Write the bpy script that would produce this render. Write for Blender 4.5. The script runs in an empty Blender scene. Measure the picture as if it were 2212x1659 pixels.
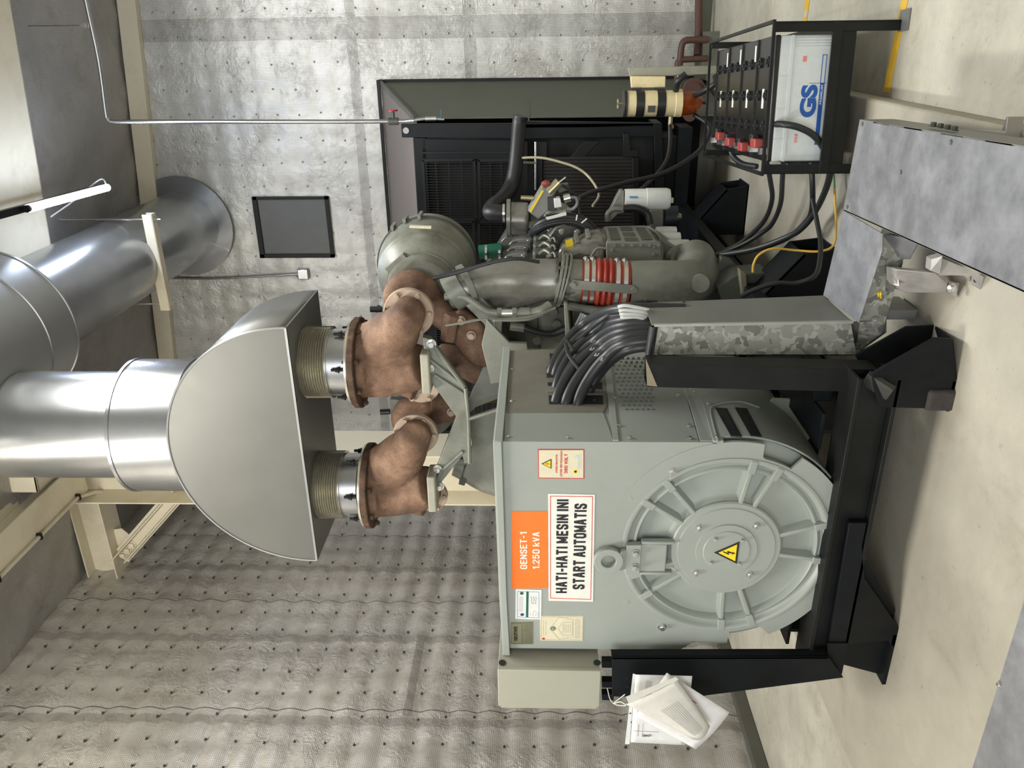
import bpy, bmesh, math, random
from mathutils import Vector as V, Matrix
random.seed(7)
sc = bpy.context.scene; COL = sc.collection
PI = math.pi
# ------------------------------------------------------------------ camera (photo was taken sideways: world up points to image left)
F = 1720.0; TH = math.atan(764/F); PH = math.atan(54/F); CH = 1.55
FW = V((-math.sin(TH)*math.cos(PH), math.cos(TH)*math.cos(PH), math.sin(PH)))
RT = V((math.cos(TH), math.sin(TH), 0)); UP = RT.cross(FW)
EYE = V((0, 0, CH))
cd = bpy.data.cameras.new('camera'); cam = bpy.data.objects.new('camera', cd); COL.objects.link(cam)
cd.sensor_fit = 'HORIZONTAL'; cd.sensor_width = 36; cd.lens = F/2212*36; cd.clip_start = .05
m3 = Matrix((-UP, RT, -FW)).transposed()
cam.matrix_world = Matrix.Translation(EYE) @ m3.to_4x4()
sc.camera = cam
# ------------------------------------------------------------------ world, lights, exposure
sc.view_settings.view_transform = 'Standard'; sc.view_settings.look = 'None'
sc.view_settings.gamma = 1; sc.view_settings.use_curve_mapping = False
sc.view_settings.exposure = 0.0
w = bpy.data.worlds.new('world'); sc.world = w; w.use_nodes = True
w.node_tree.nodes['Background'].inputs[0].default_value = (.86, .93, 1, 1)
w.node_tree.nodes['Background'].inputs[1].default_value = 0.75
def area(name, loc, to, sx, sy, power, col):
    l = bpy.data.lights.new(name, 'AREA'); l.shape = 'RECTANGLE'; l.size = sx; l.size_y = sy; l.energy = power; l.color = col
    o = bpy.data.objects.new(name, l); COL.objects.link(o); o.location = loc
    o.rotation_euler = (V(to)-V(loc)).to_track_quat('-Z', 'Y').to_euler(); return o
area('daylight_door', (-1.2, -3.6, 2.8), (-2.2, 5, 1.0), 3.6, 3.4, 215, (1, .985, .94))
area('ceiling_lamp_near', (.05, 4.3, 5.1), (.05, 4.31, 0), 1.0, 2.4, 200, (1, 1, .96))
area('left_wall_fill', (-3.3, 1.8, 5.5), (-4.5, 3.6, 1.2), .5, 3.2, 340, (1, .955, .86))  # added fill light to brighten the left wall, no fitting stands there

# ------------------------------------------------------------------ helpers
def P(px, py, **k):
    U = 1659-py
    d = FW + RT*((U-829.5)/F) - UP*((px-1106)/F)
    (ax, val), = k.items(); i = 'xyz'.index(ax)
    return EYE + d*((val-EYE[i])/d[i])
def MPP(p): return (V(p)-EYE).dot(FW)/F            # metres per photo pixel at a point
X_, Y_, Z_ = V((1, 0, 0)), V((0, 1, 0)), V((0, 0, 1))
class MB:
    def __init__(s): s.v = []; s.f = []; s.marks = []
    def mat(s, i): s.marks.append((len(s.f), i)); return s
    def add(s, vs, fs):
        n = len(s.v); s.v += [V(a) for a in vs]; s.f += [tuple(i+n for i in f) for f in fs]; return s
    def box(s, a, b):
        a, b = V(a), V(b); x0, x1 = sorted((a.x, b.x)); y0, y1 = sorted((a.y, b.y)); z0, z1 = sorted((a.z, b.z))
        return s.add([(x0,y0,z0),(x1,y0,z0),(x1,y1,z0),(x0,y1,z0),(x0,y0,z1),(x1,y0,z1),(x1,y1,z1),(x0,y1,z1)],
                     [(0,3,2,1),(4,5,6,7),(0,1,5,4),(1,2,6,5),(2,3,7,6),(3,0,4,7)])
    def obox(s, c, ax, ay, az):
        c, ax, ay, az = V(c), V(ax), V(ay), V(az)
        vs = [c+ax*i+ay*j+az*k for k in (-1, 1) for j in (-1, 1) for i in (-1, 1)]
        return s.add(vs, [(0,2,3,1),(4,5,7,6),(0,1,5,4),(1,3,7,5),(3,2,6,7),(2,0,4,6)])
    def bar(s, a, b, wdt, hgt, up=Z_):
        a, b = V(a), V(b); d = (b-a); L = d.length; d.normalize()
        sd = d.cross(V(up))
        if sd.length < 1e-4: sd = d.cross(X_)
        sd.normalize(); u = sd.cross(d)
        return s.obox((a+b)/2, d*L/2, sd*wdt/2, u*hgt/2)
    def ring(s, c, ax, r, n):
        ax = V(ax).normalized(); t = ax.orthogonal().normalized(); b = ax.cross(t)
        return [V(c)+(t*math.cos(2*PI*i/n)+b*math.sin(2*PI*i/n))*r for i in range(n)]
    def lathe(s, o, ax, prof, n=32, cap=True):
        ax = V(ax).normalized(); o = V(o); N0 = len(s.v)
        for t, r in prof: s.v += s.ring(o+ax*t, ax, max(r, 1e-4), n)
        for k in range(len(prof)-1):
            for i in range(n):
                a = N0+k*n+i; b = N0+k*n+(i+1) % n
                s.f.append((a, b, b+n, a+n))
        if cap:
            s.f.append(tuple(N0+i for i in range(n))[::-1]); s.f.append(tuple(N0+(len(prof)-1)*n+i for i in range(n)))
        return s
    def cyl(s, a, b, r, r2=None, n=20):
        a, b = V(a), V(b); return s.lathe(a, b-a, [(0, r), ((b-a).length, r if r2 is None else r2)], n)
    def tube(s, pts, r, n=10, sm=6, cap=True):
        pts = [V(p) for p in pts]; rr = r if isinstance(r, (list, tuple)) else [r]*len(pts)
        if sm and len(pts) > 2:
            q = []; qr = []; pp = [2*pts[0]-pts[1]]+pts+[2*pts[-1]-pts[-2]]
            for i in range(1, len(pp)-2):
                p0, p1, p2, p3 = pp[i-1:i+3]
                for k in range(sm):
                    t = k/sm
                    q.append(.5*((2*p1)+(p2-p0)*t+(2*p0-5*p1+4*p2-p3)*t*t+(3*p1-p0-3*p2+p3)*t**3))
                    qr.append(rr[i-1]*(1-t)+rr[i]*t)
            q.append(pts[-1]); qr.append(rr[-1]); pts, rr = q, qr
        N0 = len(s.v); T = (pts[1]-pts[0]).normalized(); nr = T.orthogonal().normalized()
        for i, p in enumerate(pts):
            t = (pts[min(i+1, len(pts)-1)]-pts[max(i-1, 0)])
            if t.length < 1e-9: t = T
            t.normalize(); nr = (nr-t*nr.dot(t)).normalized(); b = t.cross(nr)
            s.v += [p+(nr*math.cos(2*PI*k/n)+b*math.sin(2*PI*k/n))*rr[i] for k in range(n)]
        for i in range(len(pts)-1):
            for k in range(n):
                a = N0+i*n+k; c = N0+i*n+(k+1) % n
                s.f.append((a, c, c+n, a+n))
        if cap:
            s.f.append(tuple(N0+i for i in range(n))[::-1]); s.f.append(tuple(N0+(len(pts)-1)*n+i for i in range(n)))
        return s
    def prism(s, poly, off):
        poly = [V(p) for p in poly]; n = len(poly); off = V(off)
        return s.add(poly+[p+off for p in poly], [tuple(range(n))[::-1], tuple(range(n, 2*n))]+[(i, (i+1) % n, (i+1) % n+n, i+n) for i in range(n)])
    def sphere(s, c, r, n=16, sc=(1,1,1)):
        pr = [(-math.cos(PI*i/(n//2)), math.sin(PI*i/(n//2))) for i in range(n//2+1)]
        N0 = len(s.v); s.lathe((0,0,0), Z_, [(a*r, b*r) for a, b in pr], n)
        for i in range(N0, len(s.v)): s.v[i] = V((s.v[i].x*sc[0], s.v[i].y*sc[1], s.v[i].z*sc[2]))+V(c)
        return s
    def hexb(s, p, ax, r, h):
        ax = V(ax).normalized(); p = V(p)
        s.lathe(p, ax, [(0, r*1.35), (h*.2, r*1.35)], 16); s.lathe(p, ax, [(h*.2, r), (h*.9, r), (h, r*.8)], 6); return s
    def build(s, name, mat, parent=None, bev=0, ang=35, smooth=True, label=None, rem=None, sub=0):
        me = bpy.data.meshes.new(name); off = V(OFF.get(parent, (0,0,0))) if parent else V((0,0,0))
        me.from_pydata([tuple(p-off) for p in s.v], [], s.f); me.validate()
        bm = bmesh.new(); bm.from_mesh(me); bmesh.ops.recalc_face_normals(bm, faces=bm.faces); bm.to_mesh(me); bm.free()
        if smooth:
            me.polygons.foreach_set('use_smooth', [True]*len(me.polygons))
            try: me.set_sharp_from_angle(angle=math.radians(ang))
            except Exception: pass
        for q_ in (mat if isinstance(mat, (list, tuple)) else [mat]): me.materials.append(q_)
        if s.marks and len(me.polygons) == len(s.f):
            ids = [0]*len(s.f); mk = s.marks+[(len(s.f), 0)]
            for (st_, i_), (en_, _) in zip(mk, mk[1:]):
                for k_ in range(st_, en_): ids[k_] = i_
            me.polygons.foreach_set('material_index', ids)
        o = bpy.data.objects.new(name, me); COL.objects.link(o)
        if parent: o.parent = parent; OFF[o] = off
        if bev:
            b = o.modifiers.new('b', 'BEVEL'); b.width = bev; b.segments = 2; b.limit_method = 'ANGLE'; b.angle_limit = math.radians(40)
        if rem:
            r = o.modifiers.new('r', 'REMESH'); r.mode = 'VOXEL'; r.voxel_size = rem; r.use_smooth_shade = True
            q = o.modifiers.new('s', 'SMOOTH'); q.iterations = 8; q.factor = .6
        if label: o['label'] = label
        return o
OFF = {}
def thing(name, loc, label, cat, group=None):
    o = bpy.data.objects.new(name, None); COL.objects.link(o); o.location = loc; OFF[o] = V(loc); o.empty_display_size = .05
    o['label'] = label; o['category'] = cat
    if group: o['group'] = group
    return o
def tag(o, label, cat, group=None):
    o['label'] = label; o['category'] = cat
    if group: o['group'] = group
    return o
def struct(o): o['kind'] = 'structure'; return o
def text(body, c, w_, h_, mat, parent, xax=X_, yax=Z_, name='lettering', ex=.0006, bold=0, sx=None):
    cu = bpy.data.curves.new('t', 'FONT'); cu.body = body; cu.align_x = 'CENTER'; cu.align_y = 'CENTER'; cu.extrude = .002; cu.offset = bold; cu.space_line = .95
    tmp = bpy.data.objects.new('t', cu); COL.objects.link(tmp); bpy.context.view_layer.update()
    me = bpy.data.meshes.new_from_object(tmp.evaluated_get(bpy.context.evaluated_depsgraph_get()))
    bpy.data.objects.remove(tmp)
    xs = [v.co.x for v in me.vertices]; ys = [v.co.y for v in me.vertices]
    if not xs: return None
    x0, x1, y0, y1 = min(xs), max(xs), min(ys), max(ys)
    nx = V(xax).normalized(); ny = V(yax).normalized(); nz = nx.cross(ny); off = OFF.get(parent, V((0,0,0)))
    for v in me.vertices:
        a = (v.co.x-(x0+x1)/2)/(x1-x0)*w_; b = (v.co.y-(y0+y1)/2)/(y1-y0)*h_
        v.co = V(c)+nx*a+ny*b+nz*(v.co.z/.002*ex+ex)-off
    me.materials.clear(); me.materials.append(mat)
    o = bpy.data.objects.new(name, me); COL.objects.link(o); o.parent = parent; OFF[o] = off
    return o

GLY = {'H':[[(0,0),(0,6)],[(3,0),(3,6)],[(0,3),(3,3)]],'A':[[(0,0),(1.2,6),(1.8,6),(3,0)],[(.5,1.7),(2.5,1.7)]],'T':[[(0,6),(3,6)],[(1.5,6),(1.5,0)]],'I':[[(0,0),(0,6)]],
'-':[[(0,2.7),(1.4,2.7)]],'M':[[(0,0),(0,6),(1.9,1),(3.8,6),(3.8,0)]],'E':[[(2.6,6),(0,6),(0,0),(2.6,0)],[(0,3.1),(2.3,3.1)]],'S':[[(3,4.7),(2.6,5.8),(1.5,6),(.4,5.8),(0,4.7),(.4,3.6),(2.6,2.5),(3,1.4),(2.6,.2),(1.5,0),(.4,.2),(0,1.3)]],
'N':[[(0,0),(0,6),(3,0),(3,6)]],'R':[[(0,0),(0,6),(2.3,6),(2.9,5.2),(2.9,3.8),(2.3,3.1),(0,3.1)],[(1.7,3.1),(3,0)]],'U':[[(0,6),(0,.9),(.6,0),(2.4,0),(3,.9),(3,6)]],'O':[[(.6,0),(0,1),(0,5),(.6,6),(2.4,6),(3,5),(3,1),(2.4,0),(.6,0)]],
'G':[[(3,4.4),(2.9,5.2),(2.3,6),(.7,6),(0,5),(0,1),(.7,0),(2.3,0),(3,.8),(3,2.8),(1.7,2.8)]],'1':[[(0,4.8),(1.2,6),(1.2,0)]],'2':[[(0,4.7),(.5,5.8),(1.5,6),(2.5,5.8),(3,4.7),(2.6,3.5),(0,0),(3,0)]],
'5':[[(2.8,6),(.3,6),(.1,3.3),(1.5,3.8),(2.6,3.4),(3,2),(2.6,.5),(1.5,0),(.5,.3),(0,1.2)]],'0':[[(.7,0),(0,1.2),(0,4.8),(.7,6),(2.3,6),(3,4.8),(3,1.2),(2.3,0),(.7,0)]],'.':[[(0,0),(0,.5)]],
'k':[[(0,0),(0,6)],[(2.4,4),(.1,1.8)],[(.9,2.5),(2.5,0)]],'V':[[(0,6),(1.5,0),(3,6)]],'3':[[(0,5),(.6,5.9),(1.6,6),(2.6,5.6),(2.8,4.4),(2,3.2),(1,3.1),(2,3.1),(3,2.1),(2.7,.5),(1.5,0),(.4,.2),(0,1.1)]],'8':[[(1.5,3.1),(.3,3.8),(.2,5.2),(1.5,6),(2.8,5.2),(2.7,3.8),(1.5,3.1),(0,2.1),(.2,.6),(1.5,0),(2.8,.6),(3,2.1),(1.5,3.1)]],'L':[[(0,6),(0,0),(2.7,0)]],
'B':[[(0,0),(0,6),(2.2,6),(2.8,5.2),(2.8,4),(2.2,3.1),(0,3.1)],[(2.2,3.1),(3,2.1),(3,.8),(2.3,0),(0,0)]],'P':[[(0,0),(0,6),(2.4,6),(3,5.2),(3,3.8),(2.4,2.9),(0,2.9)]],'W':[[(0,6),(1,0),(2,5),(3,0),(4,6)]]}
def strokes(body, c, w_, h_, mat, parent, th=1.15, name='lettering', xax=X_, yax=Z_, dep=.0006):
    x = 0; segs = []
    for ch in body:
        if ch == ' ': x += 2.0; continue
        g = GLY[ch]; wd = max(p[0] for l in g for p in l)
        for l in g:
            for a, b in zip(l, l[1:]): segs.append((x+a[0], a[1], x+b[0], b[1]))
        x += wd+th*1.0+.75
    x -= .75+th*1.0
    sx = w_/(x+th); sy = h_/(6+th); nx, ny = V(xax), V(yax); nz = nx.cross(ny); m = MB()
    for k_, (x0, y0, x1, y1) in enumerate(segs):
        d = math.hypot(x1-x0, y1-y0); ux, uy = (x1-x0)/d, (y1-y0)/d; e = th/2*.72; hw = th/2
        q = [(x0-ux*e-uy*hw, y0-uy*e+ux*hw), (x1+ux*e-uy*hw, y1+uy*e+ux*hw), (x1+ux*e+uy*hw, y1+uy*e-ux*hw), (x0-ux*e+uy*hw, y0-uy*e-ux*hw)]
        m.prism([V(c)+nx*((a-x/2)*sx)+ny*((b-3)*sy) for a, b in q], nz*(dep+.00007*(k_ % 9)))
    o = m.build(name, mat, parent, smooth=False); return o
# ------------------------------------------------------------------ materials
MATS = {}
class NT:
    def __init__(s, name):
        s.m = bpy.data.materials.new(name); s.m.use_nodes = True; s.t = s.m.node_tree; s.b = s.t.nodes['Principled BSDF']
        s.geo = s.t.nodes.new('ShaderNodeNewGeometry'); s.tc = s.t.nodes.new('ShaderNodeTexCoord')
    def link(s, a, b): s.t.links.new(a, b)
    def n(s, typ, **kw):
        q = s.t.nodes.new(typ)
        for k, v_ in kw.items():
            if hasattr(q, k): setattr(q, k, v_)
            else: q.inputs[k].default_value = v_
        return q
    def math(s, op, a, b=None, c=None):
        q = s.t.nodes.new('ShaderNodeMath'); q.operation = op
        for i, v_ in enumerate((a, b, c)):
            if v_ is None: continue
            if isinstance(v_, (int, float)): q.inputs[i].default_value = v_
            else: s.link(v_, q.inputs[i])
        return q.outputs[0]
    def noise(s, scale, detail=4, rough=.6, vec=None, dist=0):
        q = s.n('ShaderNodeTexNoise'); q.inputs['Scale'].default_value = scale; q.inputs['Detail'].default_value = detail
        q.inputs['Roughness'].default_value = rough; q.inputs['Distortion'].default_value = dist
        s.link(vec or s.geo.outputs['Position'], q.inputs['Vector']); return q.outputs[0]
    def ramp(s, fac, stops):
        q = s.n('ShaderNodeValToRGB'); s.link(fac, q.inputs[0]); e = q.color_ramp.elements
        while len(e) < len(stops): e.new(.5)
        for i, (p, c) in enumerate(stops):
            e[i].position = p; e[i].color = (*c, 1) if len(c) == 3 else c
        return q.outputs[0]
    def mix(s, fac, a, b, typ='MIX'):
        q = s.n('ShaderNodeMixRGB'); q.blend_type = typ
        for i, v_ in enumerate((fac, a, b)):
            if isinstance(v_, (int, float)): q.inputs[i].default_value = v_
            elif isinstance(v_, tuple): q.inputs[i].default_value = (*v_, 1)
            else: s.link(v_, q.inputs[i])
        return q.outputs[0]
    def bump(s, h, st=.3, d=.01):
        q = s.n('ShaderNodeBump'); q.inputs['Strength'].default_value = st; q.inputs['Distance'].default_value = d
        s.link(h, q.inputs['Height']); s.link(q.outputs[0], s.b.inputs['Normal'])
    def fin(s, col=None, rough=.5, metal=0, **kw):
        if col is not None:
            if isinstance(col, tuple): s.b.inputs['Base Color'].default_value = (*col, 1)
            else: s.link(col, s.b.inputs['Base Color'])
        if isinstance(rough, (int, float)): s.b.inputs['Roughness'].default_value = rough
        else: s.link(rough, s.b.inputs['Roughness'])
        s.b.inputs['Metallic'].default_value = metal
        for k, v_ in kw.items(): s.b.inputs[k].default_value = v_
        return s.m
def lin(r, g, b): return tuple(((c/255)/12.92 if c <= 10 else ((c/255+.055)/1.055)**2.4) for c in (r, g, b))
def paint(name, c, rough=.45, metal=0, var=.12, sc_=6, bump=.05, dirt=None):
    t = NT(name); n = t.noise(sc_, 5, .65)
    a = tuple(x*(1-var) for x in c); b = tuple(min(1, x*(1+var)) for x in c)
    col = t.ramp(n, [(.3, a), (.7, b)])
    if dirt:
        n2 = t.noise(2.3, 8, .7); col = t.mix(t.ramp(n2, [(.5, (0,0,0)), (.72, (1,1,1))]), col, dirt)
    t.bump(t.noise(90, 3, .6), bump, .004)
    return t.fin(col, t.math('ADD', t.math('MULTIPLY', n, .25), rough-.12), metal)
def plain(name, c, rough=.5, metal=0, **kw):
    t = NT(name); return t.fin(t.ramp(t.noise(25, 3), [(.3, tuple(x*.95 for x in c)), (.7, tuple(min(1, x*1.05) for x in c))]), rough, metal, **kw)
def blanket(name, a1, a2, tint=(1,1,1), pitch=.0135, bands=(), seams=(), rects=(), bst=.55, wk=.4):
    t = NT(name); s = t.n('ShaderNodeSeparateXYZ'); t.link(t.geo.outputs['Position'], s.inputs[0])
    wob = t.noise(3.5, 3); wv = t.math('MULTIPLY', t.math('SUBTRACT', wob, .5), .03)
    A = t.math('ADD', s.outputs[a1], wv); B = t.math('ADD', s.outputs[a2], wv)
    def line(c, p, wd): return t.math('LESS_THAN', t.math('FRACT', t.math('DIVIDE', t.math('ADD', c, 50), p)), wd)
    g = t.math('MAXIMUM', line(A, pitch, .17), line(B, pitch, .17))
    # overlap strips where two layers of netting double up, and cell rows with denser netting
    for (axc, p0, wd) in bands:
        c = (s.outputs[a1], s.outputs[a2])[axc]
        inb = t.math('LESS_THAN', t.math('ABSOLUTE', t.math('SUBTRACT', c, p0)), wd)
        g2 = t.math('MAXIMUM', line(t.math('ADD', A, .005), pitch, .22), line(t.math('ADD', B, .006), pitch, .22))
        g = t.math('MAXIMUM', g, t.math('MULTIPLY', t.math('MULTIPLY', inb, g2), .9))
    for (u0, u1, v0, v1) in rects:
        def rng(c, lo, hi): return t.math('MULTIPLY', t.math('GREATER_THAN', c, lo), t.math('LESS_THAN', c, hi))
        g2 = t.math('MAXIMUM', line(t.math('ADD', A, .005), pitch, .3), line(t.math('ADD', B, .006), pitch, .3))
        g = t.math('MAXIMUM', g, t.math('MULTIPLY', t.math('MULTIPLY', rng(s.outputs[a1], u0, u1), rng(s.outputs[a2], v0, v1)), g2))
    sm = 0.0
    for p0 in seams:
        d_ = t.math('ABSOLUTE', t.math('SUBTRACT', t.math('ADD', s.outputs[a1], t.math('MULTIPLY', t.math('SUBTRACT', t.noise(.35, 1), .5), .06)), p0))
        sm = t.math('MAXIMUM', sm, t.math('LESS_THAN', d_, .005))
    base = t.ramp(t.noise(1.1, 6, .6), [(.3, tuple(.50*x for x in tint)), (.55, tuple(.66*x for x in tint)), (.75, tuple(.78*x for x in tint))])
    st = t.noise(2.2, 9, .75, dist=.6); base = t.mix(t.ramp(st, [(.50, (0,0,0)), (.72, (.55,.55,.55))]), base, (.23, .19, .15))
    col = t.mix(t.math('MULTIPLY', g, .72), base, (.055, .055, .05))
    if seams: col = t.mix(t.math('MULTIPLY', sm, .75), col, (.05, .045, .04))
    cr = t.noise(11, 4, .6, dist=2.2); big = t.noise(3, 3, .5)
    msk = t.ramp(t.noise(2.6, 3, .5), [(.42, (.12,.12,.12)), (.62, (1,1,1))])      # creases gather in patches
    h = t.math('ADD', t.math('MULTIPLY', t.math('MULTIPLY', cr, msk), wk), t.math('MULTIPLY', big, .5)); h = t.math('ADD', h, t.math('MULTIPLY', g, .05))
    if seams: h = t.math('SUBTRACT', h, t.math('MULTIPLY', sm, .25))
    t.bump(h, bst, .05)
    return t.fin(col, .40, .3)
LW = blanket('foil_blanket_left', 1, 2, (1.0, .955, .88), bands=tuple((0, P(600, a, x=-4.88).y, .045) for a in (1232, 1383, 1560)),
             seams=tuple(P(600, a, x=-4.88).y for a in (1302, 1537, 1160)), rects=((P(898,1552,x=-4.88).y, P(898,1384,x=-4.88).y, P(904,1470,x=-4.88).z, P(886,1470,x=-4.88).z),), bst=.7, wk=.5)
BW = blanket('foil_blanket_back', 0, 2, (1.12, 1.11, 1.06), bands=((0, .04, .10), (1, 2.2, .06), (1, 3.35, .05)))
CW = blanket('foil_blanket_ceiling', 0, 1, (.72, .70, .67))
def galv(name, sc_=22, a=(.22,.225,.21), b=(.5,.5,.45), rough=.45, metal=.35, edge=.5):
    t = NT(name); vo = t.n('ShaderNodeTexVoronoi'); vo.inputs['Scale'].default_value = sc_
    mp = t.n('ShaderNodeVectorMath'); mp.operation = 'ADD'
    nz = t.n('ShaderNodeTexNoise'); nz.inputs['Scale'].default_value = sc_*.6; t.link(t.geo.outputs['Position'], nz.inputs['Vector'])
    sc2 = t.n('ShaderNodeVectorMath'); sc2.operation = 'SCALE'; sc2.inputs['Scale'].default_value = 2.6/sc_; t.link(nz.outputs['Color'], sc2.inputs[0])
    t.link(t.geo.outputs['Position'], mp.inputs[0]); t.link(sc2.outputs[0], mp.inputs[1]); t.link(mp.outputs[0], vo.inputs['Vector'])
    g = t.math('FRACT', t.math('MULTIPLY', t.ramp(vo.outputs['Color'], [(0, (0,0,0)), (1, (1,1,1))]), 1.0))
    col = t.ramp(g, [(.3, a), (.34, tuple((x+y)/2 for x, y in zip(a, b))), (.62, tuple((x+y)/2 for x, y in zip(a, b))), (.66, b)])
    col = t.mix(.6, col, t.ramp(t.noise(5, 6), [(.3, (.55,.55,.52)), (.7, (1,1,1))]), 'MULTIPLY')
    t.bump(t.noise(60, 3), .06, .004); return t.fin(col, rough, metal)
PZ = paint('dull_steel_bracket', (.38,.365,.345), .42, .3, .18, 14, .08)
SPANG = galv('galvanised_spangle', 38, (.23,.235,.215), (.52,.52,.46))
SHEET = paint('grey_zinc_sheet', (.23, .235, .25), .5, .25, .3, 9, .08, (.16,.16,.17))
SHEETD = paint('grey_cover_sheet', (.20, .205, .195), .5, .2, .1, 5, .05)
CREAM = paint('cream_steel_paint', lin(214,206,184), .55, 0, .04, 2, .03, lin(200,188,162))
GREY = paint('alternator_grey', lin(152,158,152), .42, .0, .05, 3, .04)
GREYD = paint('alternator_grey_side_shade', lin(142,148,142), .42, .0, .06, 3, .04)  # same grey paint, darkened so the side's shade sits in the colour
SILV = paint('satin_silver_casting', lin(140,143,142), .28, .6, .08, 6, .03)
GRN = paint('engine_green_grey', lin(124,126,117), .42, .1, .16, 6, .06, lin(90,87,74))
GRNG = paint('engine_gloss_grey', lin(134,134,128), .26, .35, .14, 5, .03, lin(105,100,84))
DGRN = paint('engine_dark', lin(70,74,66), .5, .1, .2, 7, .05)
CTRL = paint('panel_beige', lin(160,160,145), .5, 0, .04, 2, .02)
CONC = None
t = NT('concrete')
n1 = t.noise(1.3, 8, .6); n2 = t.noise(7, 8, .7); n3 = t.noise(26, 4, .6)
c = t.ramp(n1, [(.3, lin(168,165,152)), (.5, lin(188,184,170)), (.7, lin(205,201,187))])
c = t.mix(.5, c, t.ramp(n2, [(.3, (.72,.71,.69)), (.62, (1,1,1))]), 'MULTIPLY')
c = t.mix(t.ramp(n3, [(.64, (0,0,0)), (.76, (.6,.6,.6))]), c, lin(128,120,104)); c = t.mix(t.ramp(t.noise(3.2, 9, .78, dist=.8), [(.52, (0,0,0)), (.7, (.5,.5,.5))]), c, lin(138,128,108))
t.bump(t.math('ADD', n2, t.math('MULTIPLY', n3, .3)), .15, .01); CONC = t.fin(c, .75)
t = NT('plinth_concrete'); n1 = t.noise(.9, 7, .6); n2 = t.noise(9, 6, .7)
c = t.ramp(n1, [(.3, lin(155,150,137)), (.7, lin(188,183,169))]); c = t.mix(.4, c, t.ramp(n2, [(.3, (.8,.79,.77)), (.6, (1,1,1))]), 'MULTIPLY')
c = t.mix(t.ramp(t.noise(22, 4, .6), [(.66, (0,0,0)), (.76, (.5,.5,.5))]), c, lin(108,100,86)); c = t.mix(t.ramp(t.noise(2.1, 9, .75, dist=.7), [(.52, (0,0,0)), (.72, (.45,.45,.45))]), c, lin(126,116,98)); t.bump(n2, .1, .01); PLIN = t.fin(c, .7)
YEL = paint('yellow_floor_paint', lin(225,180,40), .6, 0, .12, 18, .05, lin(190,160,80))
BLK = paint('black_paint', (.007,.009,.011), .45, 0, .3, 4, .05, (.012,.012,.011)); BLK.node_tree.nodes['Principled BSDF'].inputs['Specular IOR Level'].default_value = .16
BLK2 = paint('black_frame_paint', (.011,.012,.012), .42, 0, .3, 4, .05); BLK2.node_tree.nodes['Principled BSDF'].inputs['Specular IOR Level'].default_value = .2
RUB = plain('black_rubber', (.014,.015,.017), .45)
CABL = plain('black_cable', (.020,.022,.024), .42)
t = NT('stainless'); mp = t.n('ShaderNodeMapping'); mp.inputs['Scale'].default_value = (3, 3, 60); t.link(t.geo.outputs['Position'], mp.inputs[0])
t.bump(t.noise(10, 3, .6, mp.outputs[0]), .03, .003)
STEEL = t.fin(t.ramp(t.noise(3, 5), [(.3, (.34,.35,.36)), (.7, (.43,.44,.45))]), .27, .9)
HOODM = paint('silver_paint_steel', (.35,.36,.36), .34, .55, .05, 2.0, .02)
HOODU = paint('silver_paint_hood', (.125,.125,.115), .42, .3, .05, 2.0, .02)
BEL = plain('bellows_steel', (.60,.58,.50), .26, .8)
CHR = plain('bright_metal', (.7,.7,.68), .22, .95)
t = NT('rusty_cast'); n1 = t.noise(5, 7, .65); n2 = t.noise(150, 3, .7)
c = t.ramp(n1, [(.3, lin(80,60,48)), (.5, lin(124,95,76)), (.7, lin(160,130,108))])
c = t.mix(.55, c, t.ramp(n2, [(.35, (.45,.42,.4)), (.6, (1,1,1))]), 'MULTIPLY'); t.bump(n2, .5, .006); RUST = t.fin(c, .75, .05)
t = NT('dark_rusty_flange'); n1 = t.noise(14, 7, .7)
RUSTD = t.fin(t.ramp(n1, [(.35, lin(58,46,38)), (.6, lin(96,72,56)), (.75, lin(150,128,100))]), .7, .3)
RPINK = paint('heat_bleached_paint', lin(168,148,130), .6, 0, .1, 9, .1, lin(120,90,70))
REDS = plain('red_silicone', lin(150,52,38), .4)
WHT = plain('white_plastic', (.72,.74,.72), .35)
CRM = plain('cream_plastic', lin(225,210,165), .4)
PAPER = plain('paper', (.72,.72,.72), .7); PAPER2 = plain('old_paper', (.6,.59,.54), .6)
INK = plain('black_ink', (.015,.015,.018), .6); INKG = plain('grey_ink', (.28,.28,.28), .6); INKR = plain('red_ink', lin(200,50,45), .6)
ORG = plain('orange_sign', lin(246,120,40), .5); SIGNW = plain('white_sign', (.76,.76,.70), .5); YELS = plain('yellow_label', lin(250,215,40), .5)
BLUE = plain('blue_ink', lin(25,85,165), .5); GREENI = plain('green_ink', lin(20,95,75), .5); BEIGEL = plain('beige_label', lin(215,208,180), .5)
PLATE = plain('name_plate', lin(140,140,115), .4, .5)
REDC = plain('red_terminal_cover', lin(150,62,58), .45); REDV = plain('red_valve', lin(150,25,35), .4); BLUV = plain('blue_lever', lin(20,100,150), .4)
PURP = paint('duct_sheet_mauve', lin(122,113,110), .55, .1, .05, 4, .03)
DUCT = paint('duct_sheet_green', lin(96,100,90), .6, .15, .14, 6, .05)
BRN = paint('brown_pipe_paint', lin(92,66,58), .5)
DARK = plain('deep_shadow_black', (.008,.008,.009), .7)
BATT = plain('battery_case', lin(208,214,214), .4); BATB = plain('battery_lid', (.008,.008,.008), .3)
YG = plain('yellow_green_wire', lin(215,175,70), .45); GW = plain('green_wire', lin(70,135,105), .45)
t = NT('amber_bowl'); AMB = t.fin(lin(150,70,20), .12); t.b.inputs['Transmission Weight'].default_value = .35
BRASS = plain('brass', lin(165,155,125), .3, .7)
t = NT('tube_glow'); t.b.inputs['Emission Color'].default_value = (.70, .80, 1, 1); t.b.inputs['Emission Strength'].default_value = 75; GLOW = t.fin((.9,.9,1), .5)
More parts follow.
